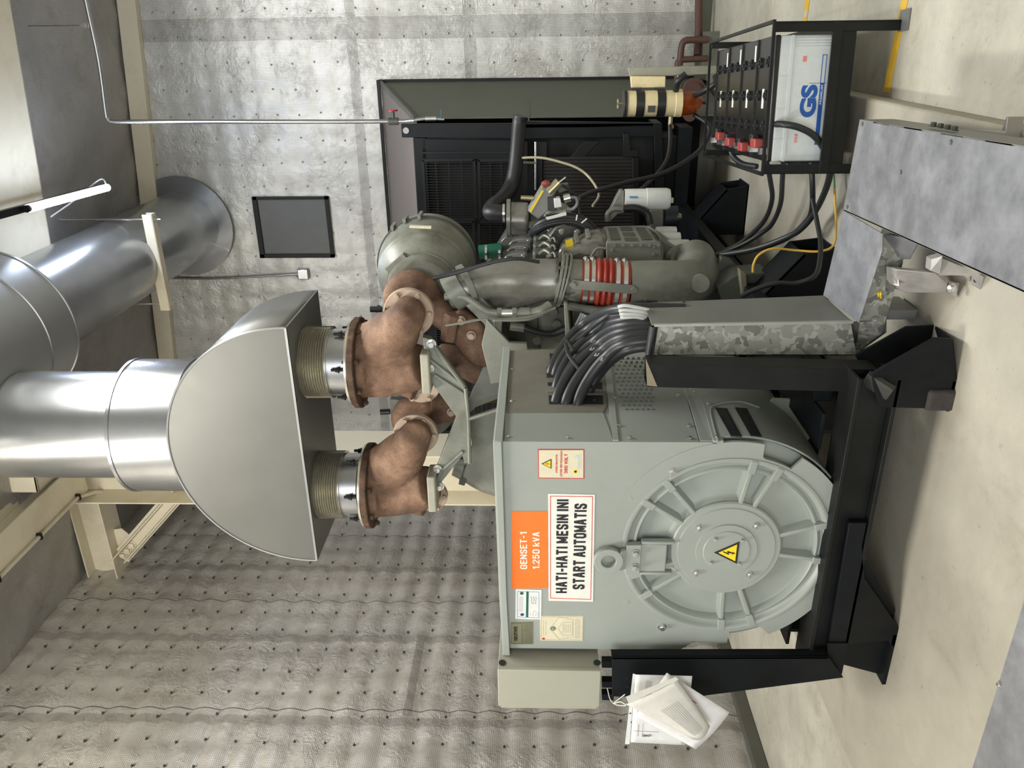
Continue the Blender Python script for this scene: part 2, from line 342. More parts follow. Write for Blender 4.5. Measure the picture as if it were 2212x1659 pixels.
t = NT('clear_sleeve'); t.b.inputs['Transmission Weight'].default_value = .8; SLV = t.fin((.9,.92,.93), .15); SLV.blend_method = 'BLEND' if hasattr(SLV, 'blend_method') else None
t.b.inputs['Alpha'].default_value = .35
GREYB = plain('grey_plastic_box', lin(125,126,124), .45)
ADESIV = plain('blue_black_label', (.02,.05,.09), .4)

# ================================================================== THE ROOM
WX, WY = -4.88, 8.4
def ceilz(x): return 5.58-.085*(x-.3)
struct(MB().box((-5.2,-4,-.3), (3.2,8.7,-.1)).build('floor', CONC))
pl = struct(MB().prism([(-3.35,-1.5,-.1),(-.31,-1.5,-.1),(-.31,7.2,-.1),(-3.35,7.2,-.1)], (0,0,.1)).build('trim_1', PLIN, bev=.012))
# left wall: quilted blanket with real dimples
def quilt(name, mat, org, ua, va, nu, nv, du, dv, nrm, pitch=(.25,.23), amp=.012, hole=None, ph=(0,0), kk=(.6,.6)):
    b = MB(); org = V(org); ua, va, nrm = V(ua), V(va), V(nrm); idx = {}
    rnd = random.Random(3)
    for i in range(nu+1):
        for j in range(nv+1):
            u, v_ = i*du, j*dv
            a = abs(math.sin(PI*(u-ph[0])/pitch[0])); c_ = abs(math.sin(PI*(v_-ph[1])/pitch[1]))
            h = amp*(a*kk[0]+kk[1]*c_+.4*a*c_)+.25*amp*math.sin(u*3.1+v_*1.7)+rnd.uniform(-.0008, .0008)
            idx[i, j] = len(b.v); b.v.append(org+ua*u+va*v_+nrm*h)
    for i in range(nu):
        for j in range(nv):
            if hole and hole((i+.5)*du, (j+.5)*dv): continue
            b.f.append((idx[i,j], idx[i+1,j], idx[i+1,j+1], idx[i,j+1]))
    return b.build(name, mat, ang=180)
def pins(parent, mat, org, ua, va, us, vs, nrm, r, skip=None):
    b = MB(); org = V(org); rnd = random.Random(5)
    for k, u in enumerate(us):
        for l, v_ in enumerate(vs):
            uu = u+rnd.uniform(-.018, .018)+(.0); vv = v_+rnd.uniform(-.015, .015)
            if skip and skip(uu, vv): continue
            p = org+V(ua)*uu+V(va)*vv
            b.lathe(p, nrm, [(0, r), (.004, r), (.006, r*.5), (.02, r*.3)], 7)
    o = b.build('insulation_pin', mat, parent); o['kind'] = 'stuff'; return o
PINM = plain('pin_dark', (.06,.06,.055), .4, .5); PINS = plain('pin_steel', (.35,.34,.32), .35, .8)
lw = quilt('wall_left', LW, (WX,-3.8,-.1), (0,1,0), (0,0,1), 270, 136, .045, .045, (1,0,0), (.243,.225), .022, ph=(.1,.1), kk=(.15,1.15)); struct(lw)
pins(lw, PINM, (WX+.018,-3.8,-.1), (0,1,0), (0,0,1), [.1+.243*i for i in range(50)], [.1+.225*i for i in range(1,27)], (1,0,0), .0115)
# back wall with the radiator opening
def hole(u, v_):
    x = -4.88+u; z = -.1+v_
    return -3.55 < x < -.47 and z < 3.09
bw = quilt('wall_back', BW, (-4.88,WY,-.1), (1,0,0), (0,0,1), 154, 134, .045, .045, (0,-1,0), (.24,.22), .007, hole, ph=(.05,.1)); struct(bw)
pins(bw, PINS, (-4.88,WY-.008,-.1), (1,0,0), (0,0,1), [.05+.24*i for i in range(28)], [.1+.22*i for i in range(1,26)], (0,-1,0), .010, lambda u, v_: -3.6 < -4.88+u < -.42 and v_ < 3.25)
struct(MB().box((-5.2,WY+.12,-.1), (-3.55,WY+.3,6.4)).box((-.47,WY+.12,-.1), (3.2,WY+.3,6.4)).box((-3.55,WY+.12,3.09), (-.47,WY+.3,6.4)).build('wall_back', CONC))
struct(MB().box((-5.2,-4,-.1), (-4.95,8.7,6.4)).build('wall_left', CONC))
struct(MB().box((3.0,-4,-.1), (3.2,8.7,6.4)).build('wall_right', CONC))
# ceiling (low slope, rises to the left)
cz = MB(); NXc, NYc = 60, 90; cid = {}
for i in range(NXc+1):
    for j in range(NYc+1):
        x = -5.0+8.2*i/NXc; y = -4+12.6*j/NYc; cid[i,j] = len(cz.v)
        cz.v.append(V((x, y, ceilz(x)+.02*math.sin(x*9)*math.sin(y*8))))
for i in range(NXc):
    for j in range(NYc): cz.f.append((cid[i,j], cid[i,j+1], cid[i+1,j+1], cid[i+1,j]))
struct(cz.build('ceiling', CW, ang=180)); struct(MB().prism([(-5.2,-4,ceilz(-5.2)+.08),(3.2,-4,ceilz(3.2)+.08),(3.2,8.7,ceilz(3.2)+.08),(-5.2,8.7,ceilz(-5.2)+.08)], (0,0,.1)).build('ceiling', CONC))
def skirt(b, a, c, h, d): pass
struct(MB().box((WX-.06,-3.8,-.1), (WX+.07,8.4,.0)).build('baseboard_left', paint('dark_kerb', lin(86,84,76), .6), bev=.008))
# grey sheet trim strip at the foot of the back wall
struct(MB().box((-.47,WY-.06,-.1), (3.0,WY+.02,.02)).build('baseboard_back', paint('olive_kerb', lin(88,90,76), .6)))
# steelwork: wall-head beam, ceiling beams, column with knee brace
def ibeam(a, b, h, wd, tf=.014, tw=.01):
    a, b = V(a), V(b); d = (b-a).normalized(); m = MB()
    sd = d.cross(Z_).normalized(); L = (b-a).length/2; c = (a+b)/2
    m.obox(c+Z_*(tf/2), d*L, sd*wd/2, Z_*tf/2); m.obox(c+Z_*(h-tf/2), d*L, sd*wd/2, Z_*tf/2); m.obox(c+Z_*h/2, d*L, sd*tw/2, Z_*(h/2-tf))
    return m
struct(MB().prism([(-4.9,WY-.09,ceilz(-4.9)-.02),(3,WY-.09,ceilz(3)-.02),(3,WY-.09,ceilz(3)-.20),(-4.9,WY-.09,ceilz(-4.9)-.20)], (0,.08,0)).build('trim_2', CREAM, bev=.004))
# purlin across the ceiling (with its raised upper flange), runs along the width
m = MB()
zb = lambda x: 5.36-.085*(x-.3)
for (y0, y1, z0, z1) in ((5.55,6.30,-.0,.02),(5.55,5.57,0,.26),(6.28,6.30,0,.26)):
    m.add([(-3.45,y0,zb(-3.45)+z0),(3,y0,zb(3)+z0),(3,y1,zb(3)+z0),(-3.45,y1,zb(-3.45)+z0),(-3.45,y0,zb(-3.45)+z1),(3,y0,zb(3)+z1),(3,y1,zb(3)+z1),(-3.45,y1,zb(-3.45)+z1)],
          [(0,3,2,1),(4,5,6,7),(0,1,5,4),(1,2,6,5),(2,3,7,6),(3,0,4,7)])
struct(m.build('trim_3', CREAM, bev=.004))
struct(ibeam((-3.60,-3.9,5.62), (-3.60,6.1,5.62), .30, .32).build('trim_4', CREAM, bev=.003))
struct(ibeam((-4.87,6.38,5.66), (-3.84,6.38,5.66), .30, .26).build('trim_5', CREAM, bev=.003))
m = MB(); m.box((-3.86,6.02,-.1),(-3.845,6.5,5.9)); m.box((-3.375,6.02,-.1),(-3.36,6.5,5.9)); m.box((-3.85,6.25,-.1),(-3.37,6.265,5.9))
struct(m.build('trim_6', CREAM, bev=.003))
# knee brace between the wall end of the beam and the column
m = MB(); a = P(262,1203,y=6.36); b = P(405,1040,y=6.3)
m.bar(a, b, .012, .17, up=Y_.cross(b-a)); m.bar(a+V((0,-.05,.07)), b+V((0,-.05,.07)), .10, .012); m.bar(a+V((0,-.05,-.07)), b+V((0,-.05,-.07)), .10, .012)
for q in (.04, .11, .18, .86, .93):
    p = a.lerp(b, q); m.hexb(p+V((0,-.01,0)), (0,-1,0), .03, .03)
m.prism([P(240,1145,y=6.38),P(268,1210,y=6.38),P(310,1180,y=6.38),P(262,1142,y=6.38)], (0,.012,0)); m.prism([P(375,1045,y=6.32),P(425,1045,y=6.32),P(420,1075,y=6.32),P(385,1078,y=6.32)], (0,.012,0))
struct(m.build('trim_7', CREAM, bev=.002))
# yellow floor lines
struct(MB().prism([(-.29,5.40,-.099),(3,5.36,-.099),(3,5.44,-.099),(-.29,5.48,-.099)], (0,0,.002)).build('trim_8', YEL))
struct(MB().prism([(-.29,4.01,-.099),(3,3.73,-.099),(3,3.80,-.099),(-.29,4.08,-.099)], (0,0,.002)).build('trim_9', YEL))
# grey shutter hatch on the back wall
h = thing('wall_hatch', (-1.88,8.38,3.76), 'small dark grey square metal hatch set in the foil insulated back wall', 'hatch')
MB().box((-2.19,8.385,3.78),(-1.59,8.40,4.50)).build('panel', paint('hatch_grey', lin(92,94,94), .5, .3), h)
MB().box((-2.22,8.36,3.74),(-2.18,8.41,4.55)).box((-1.595,8.36,3.74),(-1.565,8.41,4.54)).box((-2.22,8.36,4.50),(-1.565,8.41,4.55)).box((-2.22,8.36,3.74),(-1.565,8.41,3.78)).build('frame', BLK2, h)
# conduit + junction box above it
h = thing('light_switch_box', tuple(P(655,592,y=8.38)), 'small metal junction box with thin conduit rising beside the hatch on the back wall', 'junction box')
c_ = P(655,592,y=8.36); MB().box(c_+V((-.06,-.02,-.06)), c_+V((.06,.04,.06))).build('box', STEEL, h, bev=.01)
MB().tube([P(645,592,y=8.36),P(560,597,y=8.36),P(450,602,y=8.36),P(345,600,y=8.36)], .012).build('conduit', STEEL, h)

# ================================================================== radiator plenum in the wall opening
pn = thing('air_duct_hood', (-2,8.3,0), 'dark sheet-metal air duct flaring from the radiator to the back wall opening', 'duct')
ir = P(925,256,y=6.95); xr = ir.x; zt = 2.56
MB().prism([(-3.55,8.4,3.10),(-.455,8.4,3.10),(xr,6.9,zt),(-3.35,6.9,zt)], (0,0,-.012)).build('top_sheet', PURP, pn)
rs = [(-.455,8.4,3.10),(xr,6.9,zt),(xr,6.9,0),(-.455,8.4,-.05)]
MB().prism(rs, (.01,0,0)).build('side_sheet', DUCT, pn)
MB().bar(P(1142,180,y=8.38), P(1142,258,y=6.9), .05, .012).build('seam_strip', DUCT, pn)
MB().bar((-.455,8.38,3.10),(xr,6.9,zt), .05, .02).build('corner_angle', paint('ang', lin(80,80,72), .5), pn)
MB().bar((-.44,8.37,3.11),(-.44,8.37,-.05), .03, .03).bar((-3.57,8.37,3.12),(-.43,8.37,3.12), .03, .03).build('edge_frame', BLK2, pn)
MB().prism([(-3.55,8.4,3.10),(-3.35,6.9,zt),(-3.35,6.9,0),(-3.55,8.4,-.05)], (-.01,0,0)).build('side_sheet', DUCT, pn)
MB().box((-3.6,8.45,-.1),(-.42,8.48,3.15)).build('louvre_back', DARK, pn)

# ================================================================== ALTERNATOR
AY = 2.8; HX, HZ = -2.0, .758; R0 = .507; XR = -1.497; XL = -2.545; AB = 3.80
al = thing('alternator', (HX, 3.3, .25), 'large grey generator alternator with a round end bell and warning signs on its front', 'generator')
def F_(px, py): return P(px, py, y=AY)
def circ(cx, cz, r, a0, a1, n): return [(cx+r*math.cos(math.radians(a0+(a1-a0)*i/n)), cz+r*math.sin(math.radians(a0+(a1-a0)*i/n))) for i in range(n+1)]
# barrel body under the cabinet
MB().lathe((HX,AY+.046,HZ), Y_, [(0,R0-.02),(.005,R0-.006),(AB-AY,R0-.006),(AB-AY+.03,R0-.05),(AB-AY+.18,R0-.10),(AB-AY+.3,R0-.10)], 96).build('barrel', GREYD, al)
# wrap-around louvred cover on the near right of the barrel
m = MB(); a0, a1, n = -62, 8, 18; rr = R0+.012
pts = circ(HX, HZ, rr, a0, a1, n)+[(XR+.004, .89)]
back = circ(HX, HZ, rr-.008, a0, a1, n)+[(XR-.004, .89)]
poly = [(p[0], AY+.03, p[1]) for p in pts]+[(p[0], AY+.03, p[1]) for p in back[::-1]]
m.prism(poly, (0,.62,0)); m.build('side_cover', GREYD, al)
# cabinet box: top half of the alternator
m = MB(); m.box((XL,AY+.012,1.22),(XR-.002,AB,1.688)); m.box((XL,AY+.047,.80),(XR-.002,AB,1.22)); m.box((XL,AY+.012,.88),(XL+.02,AY+.05,1.22)); m.box((XR-.022,AY+.012,.88),(XR-.002,AY+.05,1.22)); m.build('cabinet', GREYD, al)
m = MB(); m.prism([(XL-.004,AY,1.69),(XR+.002,AY,1.69),(XR+.002,AY,.862),(XR-.03,AY,.815),(XR-.075,AY,.80)]+[(HX+.436*math.cos(math.radians(a)),AY,HZ+.436*math.sin(math.radians(a))) for a in range(6,172,3)]+[(XL+.085,AY,.84),(XL+.035,AY,.862),(XL-.004,AY,.91)], (0,.012,0))
m.build('front_panel', GREY, al, bev=.002)
m = MB(); m.prism([(XL-.03,AY-.02,1.692),(XL+.3,AY-.02,1.702),(XR+.012,AY-.02,1.712),(XR+.012,AB+.01,1.712),(XL-.03,AB+.01,1.71)], (0,0,.012))
m.prism([(XL-.03,AY-.02,1.672),(XL+.3,AY-.022,1.682),(XR+.012,AY-.02,1.69),(XR+.012,AY-.02,1.72),(XL+.3,AY-.022,1.708),(XL-.03,AY-.02,1.70)], (0,.008,0))
m.prism([(XR+.012,AY-.02,1.686),(XR+.012,AB+.01,1.686),(XR+.012,AB+.01,1.72),(XR+.012,AY-.02,1.72)], (.004,0,0))
m.build('lid', GREY, al, bev=.002)
# flange ring with rounded notches
m = MB(); N = 240; notch = [(-22, 9.5, .062), (-93, 9, .066), (196, 10, .062)]
def rad(a):
    for c0, hw, dp in notch:
        d = (a-c0+180) % 360-180
        if abs(d) < hw: return R0-dp*min(1, (hw-abs(d))/1.2+.0)**.5
    return R0
ri = .425; fr = []
for k in range(N):
    a = 360*k/N; ca, sa = math.cos(math.radians(a)), math.sin(math.radians(a)); r = rad(a)
    for (q, y) in ((r, AY-.002), (r, AY+.012), (ri, AY+.012), (ri, AY-.002)): m.v.append(V((HX+q*ca, y, HZ+q*sa)))
for k in range(N):
    for j in range(4):
        a = k*4+j; b = k*4+(j+1) % 4; c = ((k+1) % N)*4
        m.f.append((a, b, c+(j+1) % 4, c+j))
m.build('flange_ring', GREY, al, ang=25)
m = MB().lathe((HX,AY,HZ), Y_, [(.044,.437),(.0,.437),(-.006,.434),(-.008,.424),(-.006,.416),(.004,.410),(.014,.402),(.016,.392),(.006,.386),(.004,.378),(.012,.372),(.034,.366),(.038,.355),(.034,.25),(.022,.238),(.012,.232),(.012,.10)], 120, cap=False)
m.build('end_bell', GREY, al, ang=50)
for a in (-10, -25, 40, 57, 110, 127, 182.5, 201, -73, -98):
    A = math.radians(a); d = V((math.cos(A),0,math.sin(A))); tt = V((-math.sin(A),0,math.cos(A)))
    c = V((HX,AY+.006,HZ))
    p0, p1 = c+d*.225, c+d*.375; m = MB()
    m.add([p0-tt*.020+Y_*.034, p0+tt*.020+Y_*.034, p1+tt*.020+Y_*.034, p1-tt*.020+Y_*.034, p0-tt*.008-Y_*.010, p0+tt*.008-Y_*.010, p1+tt*.008-Y_*.008, p1-tt*.008-Y_*.008],
          [(0,1,2,3),(4,7,6,5),(0,4,5,1),(1,5,6,2),(2,6,7,3),(3,7,4,0)])
    m.obox(c+d*.40-Y_*.004, d*.030, tt*.015, Y_*.012); m.build('rib', GREY, al, bev=.003)
m = MB().lathe((HX,AY,HZ), Y_, [(.02,.232),(.0,.230),(-.006,.224),(-.006,.205),(-.010,.202),(-.010,.128),(-.016,.126),(-.016,.098),(-.020,.095),(-.020,.0)], 96)
m.build('bearing_cap', GREY, al, ang=30)
for r, offs in ((.165, (48, 135, 222, 318)), (.082, (40, 133, 224, 315))):
    for a in offs:
        A = math.radians(a); MB().hexb((HX+r*math.cos(A), AY-(.010 if r > .1 else .019), HZ+r*math.sin(A)), (0,-1,0), .012 if r > .1 else .008, .014).build('bolt', CHR if r > .1 else GREY, al)
def tri_sign(c, s, par, face=YELS, bolt=INK):
    # warning triangle pointing up, rounded black border, flash
    c = V(c); m = MB(); m.prism([c+V((0,0,s*.62)),c+V((-s*.56,0,-s*.38)),c+V((s*.56,0,-s*.38))], (0,-.0015,0)); o = m.build('warning_triangle', INK, par)
    MB().prism([c+V((0,-.0016,s*.45)),c+V((-s*.42,-.0016,-s*.29)),c+V((s*.42,-.0016,-s*.29))], (0,-.001,0)).build('yellow_face', face, o)
    f = [(.04,.26),(-.10,.0),(.0,.02),(-.03,-.14),(-.08,-.10),(-.02,-.26),(.05,-.14),(.02,-.13),(.11,.09),(.0,.07),(.09,.26)]
    MB().prism([c+V((x*s,-.0028,z*s)) for x, z in f], (0,-.0008,0)).build('flash', bolt, o)
tri_sign((HX-.005,AY-.021,HZ-.01), .10, al)
# lifting lug
m = MB(); c = F_(1313,1200); cyl0 = c
pl_ = [V((c.x+.062*math.cos(math.radians(a)), AY-.05, c.z+.058*math.sin(math.radians(a)))) for a in range(-10, 191, 15)]
pl_ += [V((c.x-.052,AY-.05,c.z-.05)), F_(1352,1245)+V((0,-.03,0)), F_(1368,1247)+V((0,-.03,0)), F_(1372,1165)+V((0,-.03,0)), F_(1352,1170)+V((0,-.03,0)), V((c.x+.055,AY-.05,c.z-.05))]
hole_ = [V((c.x+.030*math.cos(a*PI/10), AY-.05, c.z+.032*math.sin(a*PI/10))) for a in range(20)]
# plate with hole: ring part + neck
N = 24
for k in range(N):
    a = 2*PI*k/N; ca, sa = math.cos(a), math.sin(a)
    for (q, y) in ((.062, -.045), (.062, -.022), (.031, -.022), (.031, -.045)): m.v.append(V((c.x+q*ca, AY+y, c.z+q*sa)))
for k in range(N):
    for j in range(4): m.f.append((k*4+j, k*4+(j+1) % 4, ((k+1) % N)*4+(j+1) % 4, ((k+1) % N)*4+j))
z1 = c.z-.048; z2 = c.z-.085; z3 = c.z-.135
m.prism([(c.x-.05,AY-.045,z1),(c.x+.05,AY-.045,z1),(c.x+.05,AY-.02,z2),(c.x-.05,AY-.02,z2)], (0,.022,0))
m.prism([(c.x-.072,AY-.03,z2+.012),(c.x+.072,AY-.03,z2+.012),(c.x+.075,AY-.03,z3),(c.x-.075,AY-.03,z3)], (0,.03,0))
lug = m.build('lifting_lug', GREY, al, bev=.003)
for dx in (-.035, .035): MB().hexb((c.x+dx,AY-.031,c.z-.112), (0,-1,0), .014, .016).build('bolt', GREY, al)
m = MB(); m.box((c.x-.07,AY-.018,z3-.11),(c.x+.07,AY+.01,z3+.01)); m.box((c.x-.085,AY-.022,z3-.14),(c.x-.07,AY+.01,z3)); m.box((c.x+.07,AY-.022,z3-.14),(c.x+.085,AY+.01,z3)); m.build('lug_mount', GREY, al, bev=.006)
for q in ((1452,1019),(1430,1353)): MB().hexb(F_(*q)+V((0,-.001,0)), (0,-1,0), .014, .018).build('bolt', CHR, al)
for q, r in (((1353,1300),.015),((1363,1077),.008)): MB().lathe(F_(*q), (0,-1,0), [(0,r),(.0025,r),(.003,r*.8)], 20).build('blanking_plug', GREY, al)
# ---- side of the cabinet (faces the battery rack)
def S_(px, py): return P(px, py, x=XR)
so = .006
def spoly(pts, name, mat, th=.004, out=so, **k):
    return MB().prism([S_(*p)+V((out-so,0,0)) for p in pts], (th,0,0)).build(name, mat, al, **k)
BRWN = paint('stained_bracket_plate', lin(118,117,107), .55, .15, .12, 7, .06, lin(98,90,76))
spoly([(1096,760),(1302,752),(1312,878),(1303,893),(1096,893)], 'gland_plate', BRWN, .006, bev=.002)
spoly([(1090,893),(1303,893),(1325,955),(1090,955)], 'side_panel', GREYD, .003)
for q in ((1105,800),(1105,868),(1098,945),(1227,947),(1283,868)): MB().hexb(S_(*q)+V((.005,0,0)), X_, .006, .006).build('bolt', CHR, al)
for (x0, x1, y0, y1) in ((1187,1215,766,784),(1180,1225,796,818),(1183,1300,829,846),(1185,1302,857,876)):
    spoly([(x0,y0),(x1,y0),(x1+1,y1),(x0+1,y1)], 'cable_slot', DARK, .0075)
spoly([(1183,838),(1302,846),(1303,856),(1183,851)], 'slot_divider', BRWN, .010)
spoly([(1303,770),(1318,775),(1336,955),(1324,955)], 'panel_joint', GREYD, .010)
PERF = paint('perf_dark', lin(84,90,84), .5)
m = MB().prism([S_(*p) for p in [(1313,770),(1478,845),(1510,955),(1325,955),(1306,820)]], (.004,0,0)).mat(1)
for r in range(14):
    y0 = 775+r*8.6
    for cidx in range(7):
        x0 = 1322+cidx*11.5+(r*2.0)+((r % 2)*5.5)
        if x0 > 1412: continue
        a = S_(x0, y0); m.sphere(a+V((.004,0,0)), .0062, 8, (1, .8, 1.25))
m.build('perforated_panel', [GREYD, PERF], al)
for q in ((1325,863),(1337,922),(1465,857),(1488,922),(1360,948),(1490,949),(1500,850)): MB().hexb(S_(*q)+V((.005,0,0)), X_, .008, .008).build('bolt', CHR, al)
spoly([(1478,836),(1508,836),(1552,955),(1512,955)], 'side_strap', GREYD, .007, bev=.002)
spoly([(1513,862),(1534,866),(1563,958),(1540,957)], 'side_strap', GREYD, .012, bev=.002)
# louvre vents: two columns of slots with a raised surround
def cylp(px, py, ex=0):
    # point on the curved cover hit by a photo ray
    U = 1659-py; d = FW+RT*((U-829.5)/F)-UP*((px-1106)/F); lo, hi = 1.0, 6.0
    ox, oz = EYE.x-HX, EYE.z-HZ; a = d.x**2+d.z**2; b = 2*(ox*d.x+oz*d.z); c = ox*ox+oz*oz-(rr+ex)**2
    D = max(0, b*b-4*a*c); return EYE+d*((-b-math.sqrt(D))/(2*a))
m = MB().mat(1)
for col, x0 in enumerate((1545, 1586)):
    for i in range(16):
        y = 882+i*3.9; xs = x0+i*2.2+col*2
        p, q = cylp(xs, y, .001), cylp(xs+26-i*.1, y+2.0, .001)
        n_ = V((p.x-HX,0,p.z-HZ)).normalized(); m.obox((p+q)/2, (q-p)/2, Y_*.0040, n_*.0030)
e = [(1535,880),(1552,956),(1645,956),(1640,900),(1610,872)]; path = [cylp(a, b, .003) for a, b in ((1552,956),(1540,915),(1536,882),(1560,871),(1600,868),(1640,880))]
m.mat(0); m.tube(path, .004, 6); m.build('vent_grille', [GREYD, DARK], al)
for q in ((1530,873),(1548,946)): MB().hexb(cylp(*q)+V((.002,0,0)), X_, .008, .008).build('bolt', CHR, al)
# ---- plates and signs on the front
def sign(q, name, mat, th=.0015, label=None):
    o = MB().prism([F_(*p) for p in q], (0,-th,0)).build(name, mat, al, label=label); return o
def fc(px, py, d=.0016): return F_(px, py)+V((0,-d,0))
def wh(q): # width, height from corners (tl, tr, br, bl)
    a, b, c, d = [F_(*p) for p in q]; return (b-a).length, (a-d).length
q = [(1105,1271),(1105,1104),(1183,1104),(1184,1270)]; s = sign(q, 'rating_sign', ORG, label='orange sign reading GENSET-1 1.250 kVA')
W1 = (F_(1130,1150)-F_(1130,1230)).length
strokes('GENSET-1', fc(1131,1189), W1, .030, SIGNW, s); strokes('1.250 kVA', fc(1158,1189), (F_(1130,1148)-F_(1130,1228)).length, .030, SIGNW, s)
q = [(1185,1297),(1184,1066),(1285,1068),(1281,1299)]; s = sign(q, 'caution_sign', SIGNW, .0025, 'white sign in Indonesian: HATI-HATI MESIN INI START AUTOMATIS')
for a, b in (((1189,1291),(1189,1071)),((1189,1071),(1280,1072)),((1280,1072),(1276,1294)),((1276,1294),(1189,1291))):
    MB().bar(fc(*a,.0028), fc(*b,.0028), .0028, .0008, up=Y_).build('red_border', INKR, s)
strokes('HATI-HATI MESIN INI', fc(1214,1182,.0026), (F_(1215,1081)-F_(1215,1283)).length, .050, INK, s, th=1.5)
strokes('START AUTOMATIS', fc(1252,1182,.0026), (F_(1253,1090)-F_(1253,1275)).length, .052, INK, s, th=1.5)
q = [(1163,1033),(1162,970),(1262,970),(1262,1034)]; s = sign(q, 'voltage_sign', INKR, .0015, 'small cream sign with a red border: AWAS BAHAYA LISTRIK BERTEGANGAN 380 VOLT')
MB().prism([fc(*p,.0017) for p in ((1164.5,1031),(1164,972),(1260,972),(1260,1032))], (0,-.0005,0)).build('sign_face', BEIGEL, s)
tri_sign(F_(1183,1001)+V((0,-.0022,0)), .040, al, bolt=INKR)
text('AWAS BAHAYA', fc(1202,1001,.0024), .085, .008, INKR, s, bold=.01); text('LISTRIK BERTEGANGAN', fc(1212,1001,.0024), .118, .008, INKR, s, bold=.0)
strokes('380 VOLT', fc(1222.5,1001,.0024), .09, .0135, INKR, s)
MB().lathe(fc(1243,1018,.0022), (0,-1,0), [(0,.011),(.0008,.011)], 6).build('emblem', YELS, s); MB().lathe(fc(1243,1018,.003), (0,-1,0), [(0,.006),(.0008,.006)], 6).build('emblem', INK, s)
for k in range(3): MB().bar(fc(1249+k*3,1012,.0024), fc(1249+k*3,980,.0024), .0016, .0006, up=Y_).build('fine_print', plain('pale_blue_ink', (.4,.5,.55), .6), s)
MB().lathe(fc(1245,987,.0024), (0,-1,0), [(0,.009),(.0006,.009)], 5).build('faded_emblem', MATS.get('x') or plain('faded_blue', (.5,.6,.62), .6), s)
q = [(1113,1336),(1114,1272),(1170,1274),(1169,1338)]; s = sign(q, 'inspection_card', WHT, .0018, 'white inspection card with green bar and handwriting')
MB().prism([fc(*p,.002) for p in ((1136,1333),(1137,1277),(1142,1277),(1141,1333))], (0,-.0005,0)).build('green_bar', GREENI, s)
def border(par, a, b, c, d, mat, wd=.0012, dd=.0022):
    m = MB()
    for p, r in ((a,b),(b,c),(c,d),(d,a)): m.bar(fc(*p,dd), fc(*r,dd), wd, .0006, up=Y_)
    m.build('border_line', mat, par)
border(s, (1118,1332),(1118,1277),(1164,1278),(1164,1334), BLUE)
MB().lathe(fc(1127,1281,.002), (0,-1,0), [(0,.008),(.0006,.008)], 16).build('emblem', GREENI, s); MB().lathe(fc(1128,1327,.002), (0,-1,0), [(0,.008),(.0006,.008)], 16).build('emblem', plain('violet_ink', lin(60,60,140), .5), s)
def scrib(par, rows, y0, y1, mat, wd=.0016, gaps=4, dd=.0022, hand=False):
    m = MB(); rnd = random.Random(len(rows)+int(y0))
    for x in rows:
        y = y0
        while y > y1:
            L = rnd.uniform(1.5, 5); e = max(y1, y-L)
            m.bar(fc(x+(rnd.uniform(-1.5,1.5) if hand else 0), y, dd), fc(x+(rnd.uniform(-1.5,1.5) if hand else 0), e, dd), wd, .0006, up=Y_); y = e-rnd.uniform(.6, 1.6)
    m.build('fine_print', mat, par)['kind'] = 'stuff'
scrib(s, [1123,1126,1129], 1320, 1288, INKG, .0014); scrib(s, [1148,1153,1158], 1304, 1288, INK, .0014, hand=True); scrib(s, [1152,1157], 1330, 1318, INKG, .001, hand=True); scrib(s, [1146,1162], 1330, 1322, INKG, .001)
q = [(1167,1383),(1166,1330),(1260,1330),(1259,1384)]; s = sign(q, 'certificate_card', BEIGEL, .0016, 'cream certificate card with a gear emblem inside a pentagon')
border(s, (1169,1381),(1169,1332),(1258,1332),(1257,1382), INKG, .0006)
m = MB(); pg = [(1187,1357),(1208,1332.5),(1238,1338),(1238,1375),(1208,1380)]
for i in range(5): m.bar(fc(*pg[i],.002), fc(*pg[(i+1)%5],.002), .0009, .0006, up=Y_)
pg = [(1205,1357),(1215,1344),(1236,1343),(1236,1371),(1215,1371)]
for i in range(5): m.bar(fc(*pg[i],.002), fc(*pg[(i+1)%5],.002), .0007, .0006, up=Y_)
m.build('pentagon_outline', INKG, s)
gear = []
for k in range(40):
    a = 2*PI*k/40; r = .0125 if (k % 4) < 2 else .0098; gear.append(fc(1195,1357,.0018)+V((r*math.cos(a),0,r*math.sin(a))))
g = MB().prism(gear, (0,-.0006,0)).build('gear_emblem', GREENI, s); MB().lathe(fc(1195,1357,.0025), (0,-1,0), [(0,.0075),(.0005,.0075)], 20).build('emblem_centre', BEIGEL, s)
MB().bar(fc(1191,1357,.0032), fc(1199,1357,.0032), .003, .0004, up=Y_).bar(fc(1195,1353,.0032), fc(1195,1361,.0032), .003, .0004, up=Y_).build('emblem_cross', GREENI, s)
MB().lathe(fc(1174,1379,.002), (0,-1,0), [(0,.006),(.0005,.006)], 14).build('red_seal', INKR, s)
scrib(s, [1174,1179], 1372, 1340, INKG, .0012); scrib(s, [1216,1220,1224,1228,1232], 1366, 1348, INKG, .001); scrib(s, [1243,1246,1249,1252], 1378, 1336, INKG, .001)
q = [(1103,1391),(1103,1344),(1151,1343),(1151,1391)]; s = sign(q, 'maker_plate', PLATE, .002, 'small olive maker plate with black lettering')
border(s, (1105,1389),(1105,1346),(1149,1345),(1149,1389), INK, .0009)
text('ViBROPOWER', fc(1114,1368,.002), .082, .017, INK, s, bold=.012); scrib(s, [1127,1130,1134,1137,1140,1143,1146], 1387, 1348, INK, .0014)
scrib(s, [1165.5], 1397, 1396, INKG)

